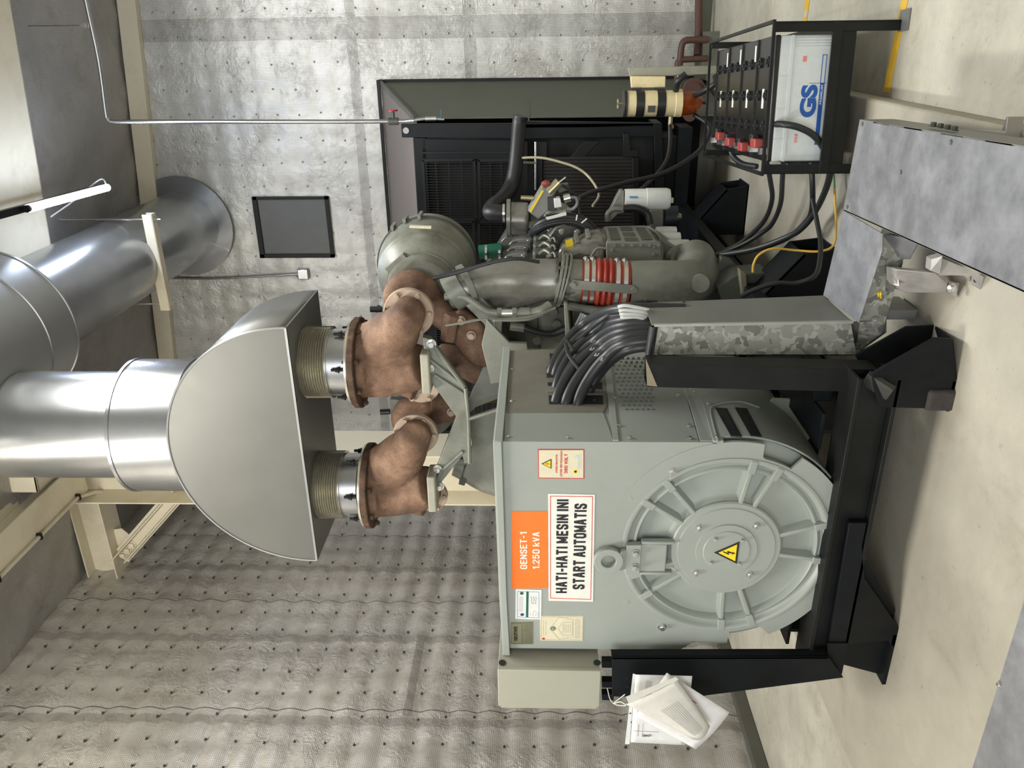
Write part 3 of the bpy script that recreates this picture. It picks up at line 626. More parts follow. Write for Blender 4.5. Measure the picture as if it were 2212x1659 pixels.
# ================================================================== control box on its pedestal
cb = thing('control_box', (-2.68,2.95,1.27), 'beige steel control box standing left of the alternator on a black pedestal', 'control box')
m = MB(); bx0, bx1 = -2.785, -2.575
m.prism([(bx1,2.70,1.275),(bx1,2.70,1.722),(bx1-.01,3.3,1.722),(bx1-.01,3.3,1.275)], (-.2,0,0)); m.build('side_panel', CTRL, cb, bev=.002)
m = MB(); m.box((bx0,2.69,1.27),(bx1+.003,2.71,1.724)); m.build('front_cover', CTRL, cb, bev=.003)
m = MB(); m.box((bx0-.03,2.71,1.28),(bx0,2.74,1.715)); m.build('edge_strip', CTRL, cb)
for x in (1085, 1290):
    p = P(x,1432,x=bx1+.001); MB().lathe(p, X_, [(0,.016),(.004,.016)], 20).build('rubber_plug', RUB, cb)
pd = thing('pedestal', (-2.6,2.75,.3), 'tapered black steel pedestal left of the alternator carrying the beige control box', 'pedestal')
T = lambda px, py, y=2.70: P(px, py, y=y)
m = MB(); q = [T(1322,1420),T(1790,1419),T(1822,1464),T(1500,1506),T(1322,1505)]; m.prism(q, (0,.012,0)); m.build('front_plate', BLK, pd, bev=.002)
m = MB(); a, b = T(1322,1420), T(1790,1419); m.prism([a,b,b+V((0,.05,0)),a+V((0,.05,0))], (-.01,0,0)); m.build('side_plate', BLK, pd)
for y0 in (1430, 1473, 1500): MB().bar(T(1300,y0,2.76), T(1325,y0,2.76), .035, .035).build('mounting_leg', BLK, pd)


# papers in punched sleeves hung on the pedestal
def sheet(name, quad, y, label, bend=0.0, mat=PAPER, strip=None, lines=(), col=INKG, txt=None, grp=None):
    r = thing(name, tuple(P(*quad[0], y=y)), label, 'paper', grp)
    a, b, c, d = [P(*q_, y=y) for q_ in quad]; m = MB(); n = 10; ids = []
    for i in range(n+1):
        for j in range(n+1):
            u, v_ = i/n, j/n; p = (a*(1-u)+b*u)*(1-v_)+(d*(1-u)+c*u)*v_
            m.v.append(p+V((0,-.004-bend*math.sin(PI*u)*(.4+v_)-bend*.6*v_*v_,0)))
    for i in range(n):
        for j in range(n): k = i*(n+1)+j; m.f.append((k, k+1, k+n+2, k+n+1))
    o = m.build('sheet', mat, r, ang=180); so_ = o.modifiers.new('s', 'SOLIDIFY'); so_.thickness = .0012
    def at(u, v_, dd=.0012): return (a*(1-u)+b*u)*(1-v_)+(d*(1-u)+c*u)*v_+V((0,-.004-bend*math.sin(PI*u)*(.4+v_)-bend*.6*v_*v_-dd,0))
    m = MB()
    for (u0, v0, u1, v1, wd) in lines: m.bar(at(u0,v0), at(u1,v1), wd, .0006, up=Y_)
    if lines: m.build('printed_lines', col, r)['kind'] = 'stuff'
    return r, at
# local u = across the page (true horizontal), v = down the page
r1, at1 = sheet('document_sheet', [(1362,1602),(1372,1456),(1495,1459),(1480,1608)], 2.60, 'rearmost white document page in a punched plastic sleeve, hanging square on the pedestal', 0, PAPER,
    lines=[(.1,.12,.28,.12,.002),(.12,.2,.3,.2,.0012),(.18,.03,.18,.5,.0012)]+[(.7,.2+.03*i,.92,.2+.03*i,.0012) for i in range(4)], grp=None)
text('LOMEO', at1(.12,.28,.002), .04, .012, INK, r1, xax=Z_, yax=-X_)
m = MB(); m.prism([P(*q_,y=2.601) for q_ in ((1350,1607),(1367,1455),(1372,1456),(1360,1607))], (0,-.001,0)); m.build('punched_edge', WHT, r1)
m = MB()
for k in range(8): p = P(1353+15*(1-k/7),1598-k*19,y=2.598); m.lathe(p, (0,-1,0), [(0,.0035),(.001,.0035)], 10)
m.build('punch_hole', DARK, r1)
r2, at2 = sheet('document_sheet', [(1372,1545),(1440,1452),(1575,1536),(1502,1615)], 2.57, 'white document page hanging tilted between the other two pages on the pedestal', .008, PAPER,
    lines=[(.55,.3+.035*i,.8,.3+.035*i,.003) for i in range(6)]+[(.25,.45+.03*i,.45,.45+.03*i,.002) for i in range(5)], col=INKG)
m = MB(); m.bar(at2(.82,.38), at2(.82,.56), .003, .0008, up=Y_); m.bar(at2(.42,.62), at2(.46,.66), .006, .0008, up=Y_); m.build('red_stripe', INKR, r2)
m = MB(); m.prism([at2(.66,.18),at2(.8,.18),at2(.8,.3),at2(.66,.3)], (0,-.0008,0)); m.build('dark_picture', plain('pic', (.08,.08,.08), .5), r2)
r3, at3 = sheet('document_sheet', [(1352,1520),(1462,1468),(1532,1562),(1495,1590)], 2.53, 'yellowed curled document page in front of the other hanging pages', .022, PAPER2,
    lines=[(.35+.05*i,.3,.35+.05*i,.9,.0012) for i in range(9)], col=INKG)
s3 = MB().prism([P(*q_,y=2.52) for q_ in ((1352,1505),(1460,1462),(1466,1468),(1358,1520))], (0,-.001,0)); s3.build('punched_edge', PAPER2, r3)
st = thing('tie_string', tuple(P(1330,1522,y=2.62)), 'thin white string tying the hanging papers to the pedestal', 'string')
MB().tube([P(1312,1487,y=2.7),P(1318,1510,y=2.66),P(1330,1522,y=2.62),P(1352,1524,y=2.56),P(1340,1516,y=2.58),P(1326,1519,y=2.62),P(1350,1500,y=2.6)], .0022, 6).build('string', PAPER2, st)

# ================================================================== BASE FRAME (skid)
sk = thing('base_frame', (-2,4.6,0), 'black welded steel base frame on splayed feet under the generating set', 'frame')
def beam(a, b, wd, h, name='rail', mat=BLK):
    return MB().bar(a, b, wd, h).build(name, mat, sk, bev=.004)
# I-section cross member at the near end
m = MB(); zc = .285
m.box((-2.62,2.74,.20),(-1.20,2.90,.215)); m.box((-2.62,2.74,.345),(-1.20,2.90,.36)); m.box((-2.60,2.78,.215),(-1.22,2.80,.345)); m.build('cross_member', BLK2, sk, bev=.002)
for x in (-1.50, -2.52):
    m = MB(); m.box((x-.08,2.9,.185),(x+.08,7.0,.2)); m.box((x-.08,2.9,.39),(x+.08,7.0,.405)); m.box((x-.008,2.9,.2),(x+.008,7.0,.39)); m.build('side_rail', BLK, sk, bev=.002)
for y in (3.6, 4.3, 5.1, 6.1, 6.9): MB().box((-2.45,y,.12),(-1.55,y+.10,.235)).build('cross_member', BLK, sk)
def foot(x0, s, y, wd=.16, rust=True, L=.42):
    # box-shaped outrigger gusset reaching down to the floor, s = outward direction
    m = MB()
    for dy in (0, wd):
        m.prism([(x0,y+dy,.36),(x0+s*.06,y+dy,.36),(x0+s*L,y+dy,.14),(x0+s*L,y+dy,.012),(x0+s*.04,y+dy,.012),(x0,y+dy,.12)], (0,.010,0))
    m.prism([(x0+s*.06,y+.005,.36),(x0+s*L,y+.005,.14),(x0+s*L,y+wd+.005,.14),(x0+s*.06,y+wd+.005,.36)], (0,0,-.10) if False else (-s*.004,0,-.012))
    m.box((x0,y,0),(x0+s*(L+.02),y+wd+.01,.014)); g = m.build('foot', BLK, sk, bev=.002)
    return g
foot(-1.22, 1, 2.72, .15, L=.0+.0001) if False else None
# near left foot: wide plate sweeping down to the plinth
m = MB(); m.prism([P(*q_,y=2.74) for q_ in ((1790,1392),(1830,1392),(1918,1384),(1948,1418),(1952,1372),(1868,1250),(1862,1180),(1872,1130),(1835,1130)) ], (0,.02,0)); m.build('foot', BLK, sk, bev=.002)
m = MB(); a = P(1792,1405,y=2.73); m.prism([P(*q_,y=2.73) for q_ in ((1788,1420),(1788,1390),(1832,1390),(1818,1458),(1790,1458))], (0,.012,0)); m.build('end_plate', BLK, sk)
MB().box((-2.68,2.74,0),(-2.40,2.90,.016)).build('foot_pad', BLK, sk)
MB().prism([(-2.60,2.78,.2),(-2.66,2.78,.01),(-2.3,2.78,.01),(-2.0,2.78,.2)], (0,.012,0)).build('foot', BLK, sk)
# near right gusset foot (open box with sloped top)
fy0, fy1 = 2.72, 2.99
A_ = [(-1.30,.33),(-1.22,.33),(-.98,.17),(-.90,.06),(-.90,.0),(-1.30,.0)]
nf = [P(*q_,y=2.74) for q_ in ((1882,807),(2019,730),(2059,733),(2069,830),(2059,884),(1898,880))]; ff_ = [P(*q_,y=2.98) for q_ in ((1848,767),(1958,706),(2019,703),(2022,800),(1880,830))]
MB().prism(nf, (0,.012,0)).build('foot', BLK, sk, bev=.002); MB().prism(ff_, (0,.012,0)).build('foot', BLK, sk, bev=.002)
MB().prism([nf[2],nf[3],ff_[3],ff_[2]], (-.01,0,0)).build('foot', BLK, sk); MB().box((-1.33,2.74,0),(nf[3].x+.01,3.0,.012)).build('foot_pad', BLK, sk)
m = MB(); m.box(P(2010,845,y=2.725)+V((0,0,0)), P(2062,890,y=2.725)+V((0,.14,0))); m.build('wooden_block', paint('block_dark', lin(58,54,52), .8, 0, .3, 20, .4), sk, bev=.012)
# further right-hand feet
for (y0) in (4.10, 5.95):
    m = MB(); xo = -1.42
    for dy in (0, .26): m.prism([(xo,y0+dy,.40),(xo+.05,y0+dy,.40),(xo+.34,y0+dy,.16),(xo+.36,y0+dy,.0),(xo,y0+dy,.0)], (0,.012,0))
    m.prism([(xo+.05,y0,.40),(xo+.34,y0,.16),(xo+.34,y0+.27,.16),(xo+.05,y0+.27,.40)], (-.01,0,-.012)); m.box((xo,y0,0),(xo+.37,y0+.27,.012)); m.build('foot', BLK, sk, bev=.002)
MB().box((-1.42,3.02,.33),(-1.30,6.9,.41)).build('edge_rail', BLK, sk, bev=.004)

# upright tube and gland support beside the alternator
ut = thing('support_post', (-1.25,2.9,.1), 'black square steel tube post with open top end beside the galvanised cable duct', 'post')
a = P(1395,801,y=2.90); b = P(1880,812,y=2.90); m = MB()
c0 = [V((-.048,-.05,0)),V((.048,-.05,0)),V((.048,.05,0)),V((-.048,.05,0))]; c1 = [v_*.93 for v_ in c0]
vs = [a+v_ for v_ in c0]+[b+v_ for v_ in c0]+[a+v_ for v_ in c1]+[b+v_ for v_ in c1]
m.add(vs, [(0,1,5,4),(1,2,6,5),(2,3,7,6),(3,0,4,7),(8,12,13,9),(9,13,14,10),(10,14,15,11),(11,15,12,8),(0,8,9,1),(1,9,10,2),(2,10,11,3),(3,11,8,0)])
m.build('tube', BLK2, ut, bev=.004)
MB().prism([P(1395,775,y=2.84),P(1398,833,y=2.84),P(1420,835,y=2.845)], (0,.004,0)).build('end_flap', paint('bare_steel', lin(150,140,120), .5, .4), ut)
m = MB(); m.bar(P(1870,815,y=2.78), P(1925,850,y=2.72), .07, .02); m.build('weld_gusset', paint('worn_grey', lin(62,60,58), .6, .2, .2, 12, .1), ut)

# ================================================================== EXHAUST: hood, riser, silencer
hd = thing('exhaust_hood', (-2.2,4.3,2.89), 'big silver painted half-barrel exhaust hood above the two rusty elbows', 'exhaust hood')
fl, fr_ = P(672,1212,y=3.95), P(622,705,y=3.98); bl, br = V((-3.02,4.56,2.90)), V((-1.44,4.66,2.888))
hcx = (fl.x+fr_.x)/2; hr = (fr_.x-fl.x)/2; hz = 2.89; hy0, hy1 = 3.96, 4.62
arc = [(hcx+hr*math.cos(a*PI/48), hz+hr*1.02*math.sin(a*PI/48)) for a in range(49)]
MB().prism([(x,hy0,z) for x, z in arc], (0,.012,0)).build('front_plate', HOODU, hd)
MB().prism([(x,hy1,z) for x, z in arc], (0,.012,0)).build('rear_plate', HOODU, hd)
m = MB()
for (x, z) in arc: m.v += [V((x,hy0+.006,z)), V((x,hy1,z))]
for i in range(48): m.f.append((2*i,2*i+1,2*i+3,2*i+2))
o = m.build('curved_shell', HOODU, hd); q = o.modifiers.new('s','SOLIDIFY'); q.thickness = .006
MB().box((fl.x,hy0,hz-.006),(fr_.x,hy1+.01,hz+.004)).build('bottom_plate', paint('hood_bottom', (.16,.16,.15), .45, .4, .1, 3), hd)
m = MB(); m.tube([(x,hy0-.002,z) for x, z in arc], .006, 6, 1); m.bar((fl.x,hy0,hz),(fr_.x,hy0,hz), .012, .012); m.build('weld_seam', HOODM, hd)
rp = thing('exhaust_riser', (-2.14,4.3,3.65), 'vertical stainless exhaust pipe with a wider collar rising out of the silver hood', 'pipe')
pc = P(240,912,y=4.3); px_, rc = pc.x, .405
sz = pc.z; ebz = P(365,925,y=4.25).z
PX = -2.243
PY = 4.42; rc = .415; ct = P(240,912,y=PY-.3).z
MB().lathe((PX,PY,3.45), Z_, [(0,rc),(ct-3.45,rc),(ct-3.445,rc-.01),(ct-3.445,.32)], 64).build('collar', STEEL, rp)
MB().lathe((PX,PY,ct-.02), Z_, [(0,rc+.006),(.02,rc+.006)], 64).build('collar_bead', STEEL, rp)
MB().lathe((PX,PY,3.66), Z_, [(0,rc+.006),(.015,rc+.006)], 64).build('collar_bead', STEEL, rp)
MB().lathe((PX,PY,ct-.01), Z_, [(0,.336),(4.86-ct,.336)], 64).build('pipe', STEEL, rp)
sl = thing('silencer', (-1.9,5.6,5.0), 'large cylindrical grey exhaust silencer near the ceiling with a pipe to the back wall', 'silencer')
cw = P(405,487,y=8.4); wr = .37
SXc, SZc = cw.x, cw.z+.02
DR = .55
MB().lathe((SXc,3.5,SZc+.03), Y_, [(0,.45),(.05,DR),(1.38,DR),(1.383,DR+.007),(1.40,DR+.007),(1.403,DR),(1.70,DR),(1.702,DR+.007),(1.72,DR+.007),(1.75,DR-.02),(1.76,.37)], 96).build('drum', HOODM, sl, ang=30)
MB().lathe((SXc,5.2,SZc), Y_, [(0,wr),(3.18,wr)], 64).build('outlet_pipe', STEEL, sl)
MB().lathe((SXc,8.33,SZc), Y_, [(0,.53),(.012,.53),(.012,.36)], 64).build('wall_collar', STEEL, sl)
for a in (60, 150, -120): 
    A = math.radians(a); MB().bar((SXc+.37*math.cos(A),8.325,SZc+.37*math.sin(A)), (SXc+.53*math.cos(A),8.325,SZc+.53*math.sin(A)), .012, .01).build('collar_seam', CHR, sl)
hgp = thing('pipe_hanger', tuple(P(282,560,y=6.85)), 'white channel steel hanger with threaded rods under the silencer outlet pipe', 'hanger')
hy = 6.9; a = P(252,478,y=hy); b = P(303,632,y=hy); zc_ = SZc-wr-.03
ax_, bx_ = SXc+.44, SXc-.44
m = MB(); m.box((bx_,hy-.04,zc_-.005),(ax_,hy+.04,zc_+.0)); m.box((bx_,hy-.045,zc_-.0),(ax_,hy-.038,zc_+.08)); m.box((bx_,hy+.038,zc_),(ax_,hy+.045,zc_+.08)); m.build('channel', CREAM, hgp)
for x in (ax_-.05, bx_+.05):
    MB().cyl((x,hy,zc_-.06),(x,hy,5.8), .008, n=8).build('threaded_rod', CHR, hgp); MB().hexb((x,hy,zc_-.004), (0,0,-1), .016, .03).build('nut', CHR, hgp)
# fluorescent tube fitting (runs front to back)
ft = thing('tube_light', (-1.09,5.9,5.05), 'single bright bluish fluorescent tube hanging near the ceiling beside the silencer', 'lamp')
ta, tb = P(62,450,z=5.12), P(232,405,z=5.12)
MB().cyl(ta, tb, .028, n=16).build('tube', GLOW, ft)
d_ = (tb-ta).normalized(); m = MB(); m.cyl(ta-d_*.03, ta, .026, n=16); m.bar(ta-d_*.55+Z_*.03, tb+d_*.02+Z_*.045, .05, .035); m.build('batten', BLK2, ft)
MB().tube([tb, tb+V((.05,.1,.1)), tb+V((-.1,.0,.3)), tb+V((-.2,-.2,.42))], .006, 6).build('flex', WHT, ft)
l = bpy.data.lights.new('tube_lamp', 'AREA'); l.shape = 'RECTANGLE'; l.size = .05; l.size_y = 1.0; l.energy = 14; l.color = (.6,.72,1)
lo = bpy.data.objects.new('tube_lamp', l); COL.objects.link(lo); lo.location = (ta+tb)/2-Z_*.03; lo.parent = ft; lo.location = (ta+tb)/2-Z_*.03-OFF[ft]; lo.rotation_euler = (0,0,0)

# ------------------------------------------------------------------ bellows + elbows
def bellows(cx, cy, top, bot, r, lab):
    b = thing('exhaust_bellows', (cx,cy,bot), lab, 'bellows', None); n = 12; L = top-bot-.10; pr = []
    for k in range(n*6+1):
        t = k/6; pr.append((top-bot-.0-t*L/n, r+.013*math.cos(2*PI*t)))
    MB().lathe((cx,cy,bot), Z_, pr[::-1], 64).build('corrugated_sleeve', BEL, b, ang=60)
    MB().lathe((cx,cy,bot), Z_, [(0,r-.002),(.11,r-.002)], 64).build('cuff', STEEL, b)
    for a in (0, 60, 120, 180, 240, 300):
        A = math.radians(a-80); p = V((cx+(r+.015)*math.cos(A), cy+(r+.015)*math.sin(A), bot+.03)); MB().cyl(p-Z_*.05, p+Z_*.035, .009, n=8).hexb(p-Z_*.01, Z_, .014, .022).build('stud', BLK2, b)
    return b
def organic(parent, chains, mat, name, vox=.011, it=None):
    m = MB()
    for pts, rs in chains: m.tube(pts, rs, 16, 5)
    o = m.build(name, mat, parent, rem=vox); return o
def elbow(parent_lab, fc_, fr, disc, dr, foot, footr, lobe, lr, up, lowr, lobs):
    e = thing('exhaust_elbow', tuple(fc_), parent_lab, 'elbow')
    fc_, disc, foot, lobe = V(fc_), V(disc), V(foot), V(lobe)
    # bolting flange under the bellows
    N = 48; m = MB()
    prof = []
    for k in range(N):
        a = 2*PI*k/N; r = fr*(1-.035*(math.cos(4*a+.6) > .82)); prof.append((fc_.x+r*math.cos(a), fc_.y+r*math.sin(a)))
    m.prism([(x, y, fc_.z-.035) for x, y in prof], (0,0,.04)); m.build('flange', RUSTD, e, bev=.006)
    MB().lathe(fc_+Z_*.006, Z_, [(0,fr*.97),(.012,fr*.97)], 48).build('gasket_ring', BEL, e)
    for k in range(8):
        a = 2*PI*(k+.5)/8; p = V((fc_.x+(fr-.03)*math.cos(a), fc_.y+(fr-.03)*math.sin(a), fc_.z-.065))
        MB().cyl(p, p+Z_*.095, .009, n=8).lathe(p+Z_*.005, Z_, [(0,.015),(.022,.015)], 6).build('bolt', RUSTD, e)
    t0 = fc_-Z_*.02; mid = (fc_+foot)/2
    dn = V((-.12,-.98,.12)).normalized()
    y0 = fc_.y; ch = [([P(a,b,y=y0+c) for a, b, c in up], [.158,.158,.142,.108,.092,.09]), ([P(a,b,y=y0+c) for a, b, c in lowr], [.150,.150,.142,.125]), ([P(a,b,y=y0+c) for a, b, c in lobs], [.075,.090]),
          ([t0+Z_*.01, t0-Z_*.06], [fr*.80, fr*.74])]
    organic(e, ch, RUST, 'casting')
    for c, r in ((disc, dr), (lobe+V((0,.03,0)), lr*1.2)):
        MB().lathe(c+Y_*.05, -Y_+V((-.05,0,.05)), [(0,r),(.028,r),(.032,r*.97)], 48).build('clamp_disc', RPINK, e, bev=.002)
        for k in range(6):
            a = math.radians(30+60*k); p = c+V((r*.83*math.cos(a), .016, r*.83*math.sin(a))); MB().hexb(p, (0,-1,0), .015, .022).build('bolt', RPINK, e)
    ds = disc-Y_*.0+V((0,.012,0)); m = MB()
    pat = [ds+V((dr*.95*math.cos(math.radians(a)), -.0, dr*.95*math.sin(math.radians(a)))) for a in (74,84,96,106)]+[ds+V((dr*q*math.cos(math.radians(a)), -.0, dr*q*math.sin(math.radians(a)))) for a, q in ((104,.8),(97,.66),(90,.72),(82,.64),(76,.8))]
    m.prism(pat, (0,-.003,0)); m.build('scale_patch', RUSTD, e)
    MB().bar(foot+V((-.12,-.05,-.0)), foot+V((.12,-.05,-.0)), .16, .05).build('foot_pad', paint('bleached_green', lin(156,154,140), .6, 0, .15, 9, .1), e, bev=.01)
    return e
BRc, BLc = V((-1.735,4.22,2.62)), V((-2.535,4.19,2.62))
bellows(BRc.x, BRc.y, 2.886, 2.62, .195, 'right ribbed steel exhaust bellows between the silver hood and the larger-looking elbow')
bellows(BLc.x, BLc.y, 2.886, 2.62, .195, 'left ribbed steel exhaust bellows between the silver hood and the left elbow')
elbow('right rusty cast exhaust elbow under the hood with a bolted round flange', P(771,783,y=4.20), .262, P(882,679,y=4.05), .138, P(925,790,y=4.12), .125, P(905,838,y=4.16), .10,
    [(785,757,0),(818,748,-.02),(850,722,-.09),(870,696,-.17),(882,679,-.19),(883,677,-.08)], [(785,803,0),(830,802,-.01),(880,795,-.03),(915,790,-.06)], [(870,822,0),(903,836,-.02)])
elbow('left rusty cast exhaust elbow under the hood with a bolted round flange', P(797,1048,y=4.18), .262, P(897,942,y=4.05), .130, P(938,1045,y=4.10), .12, P(925,1080,y=4.15), .095,
    [(812,1022,0),(840,1010,-.02),(868,984,-.09),(887,958,-.16),(897,942,-.19),(898,940,-.08)], [(812,1064,0),(852,1062,-.01),(898,1056,-.03),(930,1050,-.06)], [(888,1080,0),(920,1086,-.02)])

# ================================================================== ENGINE
en = thing('diesel_engine', (-2,5,.4), 'grey-green diesel engine with castings, pipes and hoses behind the alternator', 'engine')
def pp(pts, y, th, name, mat=GRN, par=en, bev=.004):
    return MB().prism([P(*q_, y=y) for q_ in pts], (0,th,0)).build(name, mat, par, bev=bev)
def tb_(pts, r, name, mat, par=en, n=12, sm=6):
    # pts (px, py, Y)
    return MB().tube([P(a,b,y=c) for a, b, c in pts], r, n, sm).build(name, mat, par)
MB().box((-2.58,4.15,.42),(-1.62,6.05,1.05)).build('crankcase', GRN, en, bev=.02)
m = MB(); m.prism([(-2.62,4.5,1.0),(-1.55,4.5,1.0),(-1.42,4.5,1.35),(-1.62,4.5,1.62),(-1.9,4.5,1.40),(-2.2,4.5,1.40),(-2.45,4.5,1.62),(-2.68,4.5,1.35)], (0,1.5,0)); m.build('cylinder_block', GRN, en, bev=.015)
MB().lathe((-2.02,4.30,.86), Y_, [(0,.44),(.05,.50),(.25,.50),(.27,.44)], 64).build('flywheel_housing', GRN, en, ang=30)
pp([(1000,905),(1028,880),(1080,860),(1085,690),(1000,600),(985,640),(1045,700),(1060,745),(1045,790),(1010,870)], 4.24, .05, 'mounting_web', GRN)
pp([(1040,745),(1052,690),(1100,740),(1138,742),(1140,755),(1230,760),(1225,800),(1060,830)], 4.1, .03, 'mounting_web', GRN)
pp([(1010,905),(1090,880),(1092,1060),(1040,1058),(1000,1030),(1020,960)], 4.26, .04, 'mounting_web', GRN)
# Y-shaped bracket carrying both elbows
bk = pp([(912,728),(930,733),(1003,832),(1010,850),(1016,1000),(1003,1002),(999,985),(955,1040),(948,1058),(935,1062),(931,1035),(946,1002),(985,900),(940,838),(922,812),(918,770)], 4.06, .05, 'support_bracket', GRN)
for pts in ([(1005,838),(1012,905),(1014,1000)],[(930,738),(1003,836)],[(925,775),(968,808),(1003,838)],[(1000,975),(955,1015),(938,1050)],[(1012,905),(1080,884)],[(938,810),(1000,850)]):
    MB().tube([P(a,b,y=4.055) for a, b in pts], .012, 8, 1).build('bracket_rib', GRN, bk)
for q_ in ((928,795),(932,742),(945,1012),(950,1050)): MB().hexb(P(*q_,y=4.055), (0,-1,0), .02, .03).build('bolt', CHR, en)
# exhaust manifold castings going down to the heads
organic(en, [([P(930,655,y=4.35),P(965,690,y=4.3),P(1000,715,y=4.3),P(1040,760,y=4.28),P(1078,775,y=4.3)], [.09,.075,.085,.085,.06]),
             ([P(985,675,y=4.28),P(1030,715,y=4.26),P(1035,738,y=4.26)], [.05,.06,.045])], RUST, 'exhaust_manifold')
organic(en, [([P(945,760,y=4.38),P(985,775,y=4.36),P(1030,800,y=4.34),P(1082,820,y=4.34)], [.055,.08,.085,.06])], RUST, 'exhaust_manifold')
organic(en, [([P(935,885,y=4.4),P(975,880,y=4.4),P(1005,865,y=4.42),P(1085,850,y=4.5)], [.10,.08,.05,.05])], RUST, 'exhaust_manifold')
organic(en, [([P(1035,945,y=4.5),P(1080,915,y=4.5)], [.045,.055])], RUST, 'exhaust_manifold')
MB().cyl(P(978,678,y=4.22), P(968,735,y=4.22), .05, n=6).build('manifold_clamp', RUST, en, bev=.008)
for q_ in ((996,692),(1018,724),(975,890)): MB().hexb(P(*q_,y=4.2), (0,-1,0), .02, .03).build('bolt', RPINK, en)
def turbo(cx_, cy_, y, s, lab):
    t = thing('turbocharger', tuple(P(cx_,cy_,y=y)), lab, 'turbocharger'); c = P(cx_,cy_,y=y)
    pts = []; rs = []
    for k in range(0, 13):
        a = math.radians(150-k*21); R = .115*s; pts.append(c+V((R*math.cos(a),0,R*math.sin(a)))); rs.append(.066*s-.0015*k*s)
    organic(t, [(pts, rs), ([c+V((0,-.05,0)), c+V((0,.10,0))], [.11*s,.11*s])], RUST, 'turbine_housing', .012)
    c = c+V((.0,.06,-.02)); MB().lathe(c+V((0,.04,0)), Y_, [(0,.15*s),(.02,.19*s),(.10,.205*s),(.16,.20*s),(.18,.15*s),(.24,.14*s)], 64).build('compressor_housing', GRN, t, ang=40)
    m = MB().lathe(c+V((0,.16,0)), Y_, [(0,.212*s),(.03,.212*s)], 64); m.bar(c+V((.10*s,.155,.19*s)), c+V((.19*s,.155,.08*s)), .05, .05); m.build('band_clamp', GRN, t)
    return t
turbo(893, 645, 4.32, 1.0, 'right turbocharger with rusty turbine housing in front of the drum air cleaner')
turbo(905, 905, 4.38, .98, 'left turbocharger with rusty golden turbine housing between the two elbows')
# drum air cleaner
ac = thing('air_cleaner', tuple(P(918,570,y=4.9)), 'large grey-green drum air cleaner with a buckled cover right of the turbochargers', 'air cleaner')
c = P(917,590,y=4.75); r = .305
MB().lathe(c-Y_*.22, Y_, [(0,.14),(.03,.19),(.11,.250),(.125,.262),(.135,.268),(.145,.266),(.155,.275),(.175,.283),(.185,.280),(.25,.292),(.31,.297),(.33,.308),(.36,.312),(.37,.30),(.55,.30)], 96).build('drum', GRN, ac, ang=25)
MB().lathe(c+Y_*.13, Y_, [(0,.318),(.02,.322),(.05,.318)], 96).build('clamp_band', DGRN, ac)
for a in (38, 22, 5): 
    A = math.radians(a); p = c+V((.325*math.cos(A), .13, .325*math.sin(A))); MB().bar(p-Y_*.03, p+Y_*.10, .025, .02).build('buckle', GRN, ac)
p = P(909,490,y=4.95); MB().bar(P(885,489,y=4.68), P(932,491,y=4.68), .012, .03, up=Y_).build('drum_label', BEIGEL, ac)
m = MB(); q_ = P(815,668,y=4.55); m.cyl(q_+V((0,-.03,0)), q_+V((.0,.05,0)), .012, n=8); m.cyl(P(800,668,y=4.5), P(825,668,y=4.5), .018, n=10); m.build('knob', RUB, ac)
pp([(828,640),(850,640),(850,700),(832,705)], 4.6, .04, 'drum_bracket', GRN, ac)
bx = thing('engine_lifting_bracket', tuple(P(855,850,y=4.5)), 'small green box bracket with a black knob between the two exhaust elbows', 'bracket')
pp([(842,862),(870,865),(872,915),(845,912)], 4.45, .05, 'plate', GRN, bx); MB().cyl(P(822,890,y=4.45), P(842,889,y=4.45), .018, n=10).build('knob', RUB, bx)
# green hose at the left, with clamp
lp = thing('air_hose', tuple(P(1030,1015,y=4.5)), 'green rubber air hose with band clamp rising left behind the alternator cabinet', 'hose')
tb_([(985,1000,4.5),(1015,1010,4.5),(1050,1025,4.5),(1100,1040,4.45)], [.085,.10,.115,.12], 'hose', GRN, lp, 20)
q1 = P(1000,1010,y=4.5); q2 = P(1012,1013,y=4.5); MB().cyl(q1, q2, .112, n=24).build('clamp', DGRN, lp); MB().box(P(990,996,y=4.38), P(1000,992,y=4.40)).build('white_clip', WHT, lp)
tb_([(985,998,4.42),(1030,998,4.42),(1060,1005,4.42),(1095,1018,4.42)], .02, 'small_pipe', GRN, lp)
# aluminium inlet manifold pipe: two branches joining to the flange
organic(en, [([P(965,637,y=4.28),P(1010,620,y=4.3),P(1060,606,y=4.34),P(1110,603,y=4.36),P(1160,605,y=4.38),P(1208,605,y=4.38)], [.085,.098,.110,.120,.124,.124]),
             ([P(1010,698,y=4.42),P(1045,668,y=4.42),P(1095,632,y=4.40),P(1150,612,y=4.38)], [.10,.10,.11,.12])], GRNG, 'inlet_pipe', .013)
a = P(1000,622,y=4.3); MB().cyl(P(972,636,y=4.28), P(1002,617,y=4.29), .105, n=32).build('hose_coupling', GRN, en); MB().cyl(P(1003,617,y=4.29), P(1014,612,y=4.3), .118, n=32).build('band_clamp', GRN, en)
for x0, x1 in ((1203,1208),(1210,1215),(1217,1221)): 
    MB().cyl(P(x0,605,y=4.38), P(x1,606,y=4.38), .155, n=40).build('pipe_flange', GRN, en)
for a in (60, 20, -20, -60, 100, -100):
    A = math.radians(a); p0 = P(1203,605,y=4.38); MB().cyl(p0+V((.14*math.cos(A),-.14*abs(math.sin(A)) if False else -.14*math.cos(A+1.57),0))+Z_*.02, p0+V((.14*math.cos(A),.14*math.sin(A),0))-Z_*.09, .011, n=6) 
for dx, dy in ((.10,-.10),(.13,-.04),(.04,-.135),(-.05,-.135),(-.11,-.09)):
    p0 = P(1200,605,y=4.38)+V((dx,dy,0)); MB().cyl(p0, p0-Z_*.075, .010, n=6).build('bolt', DGRN, en)
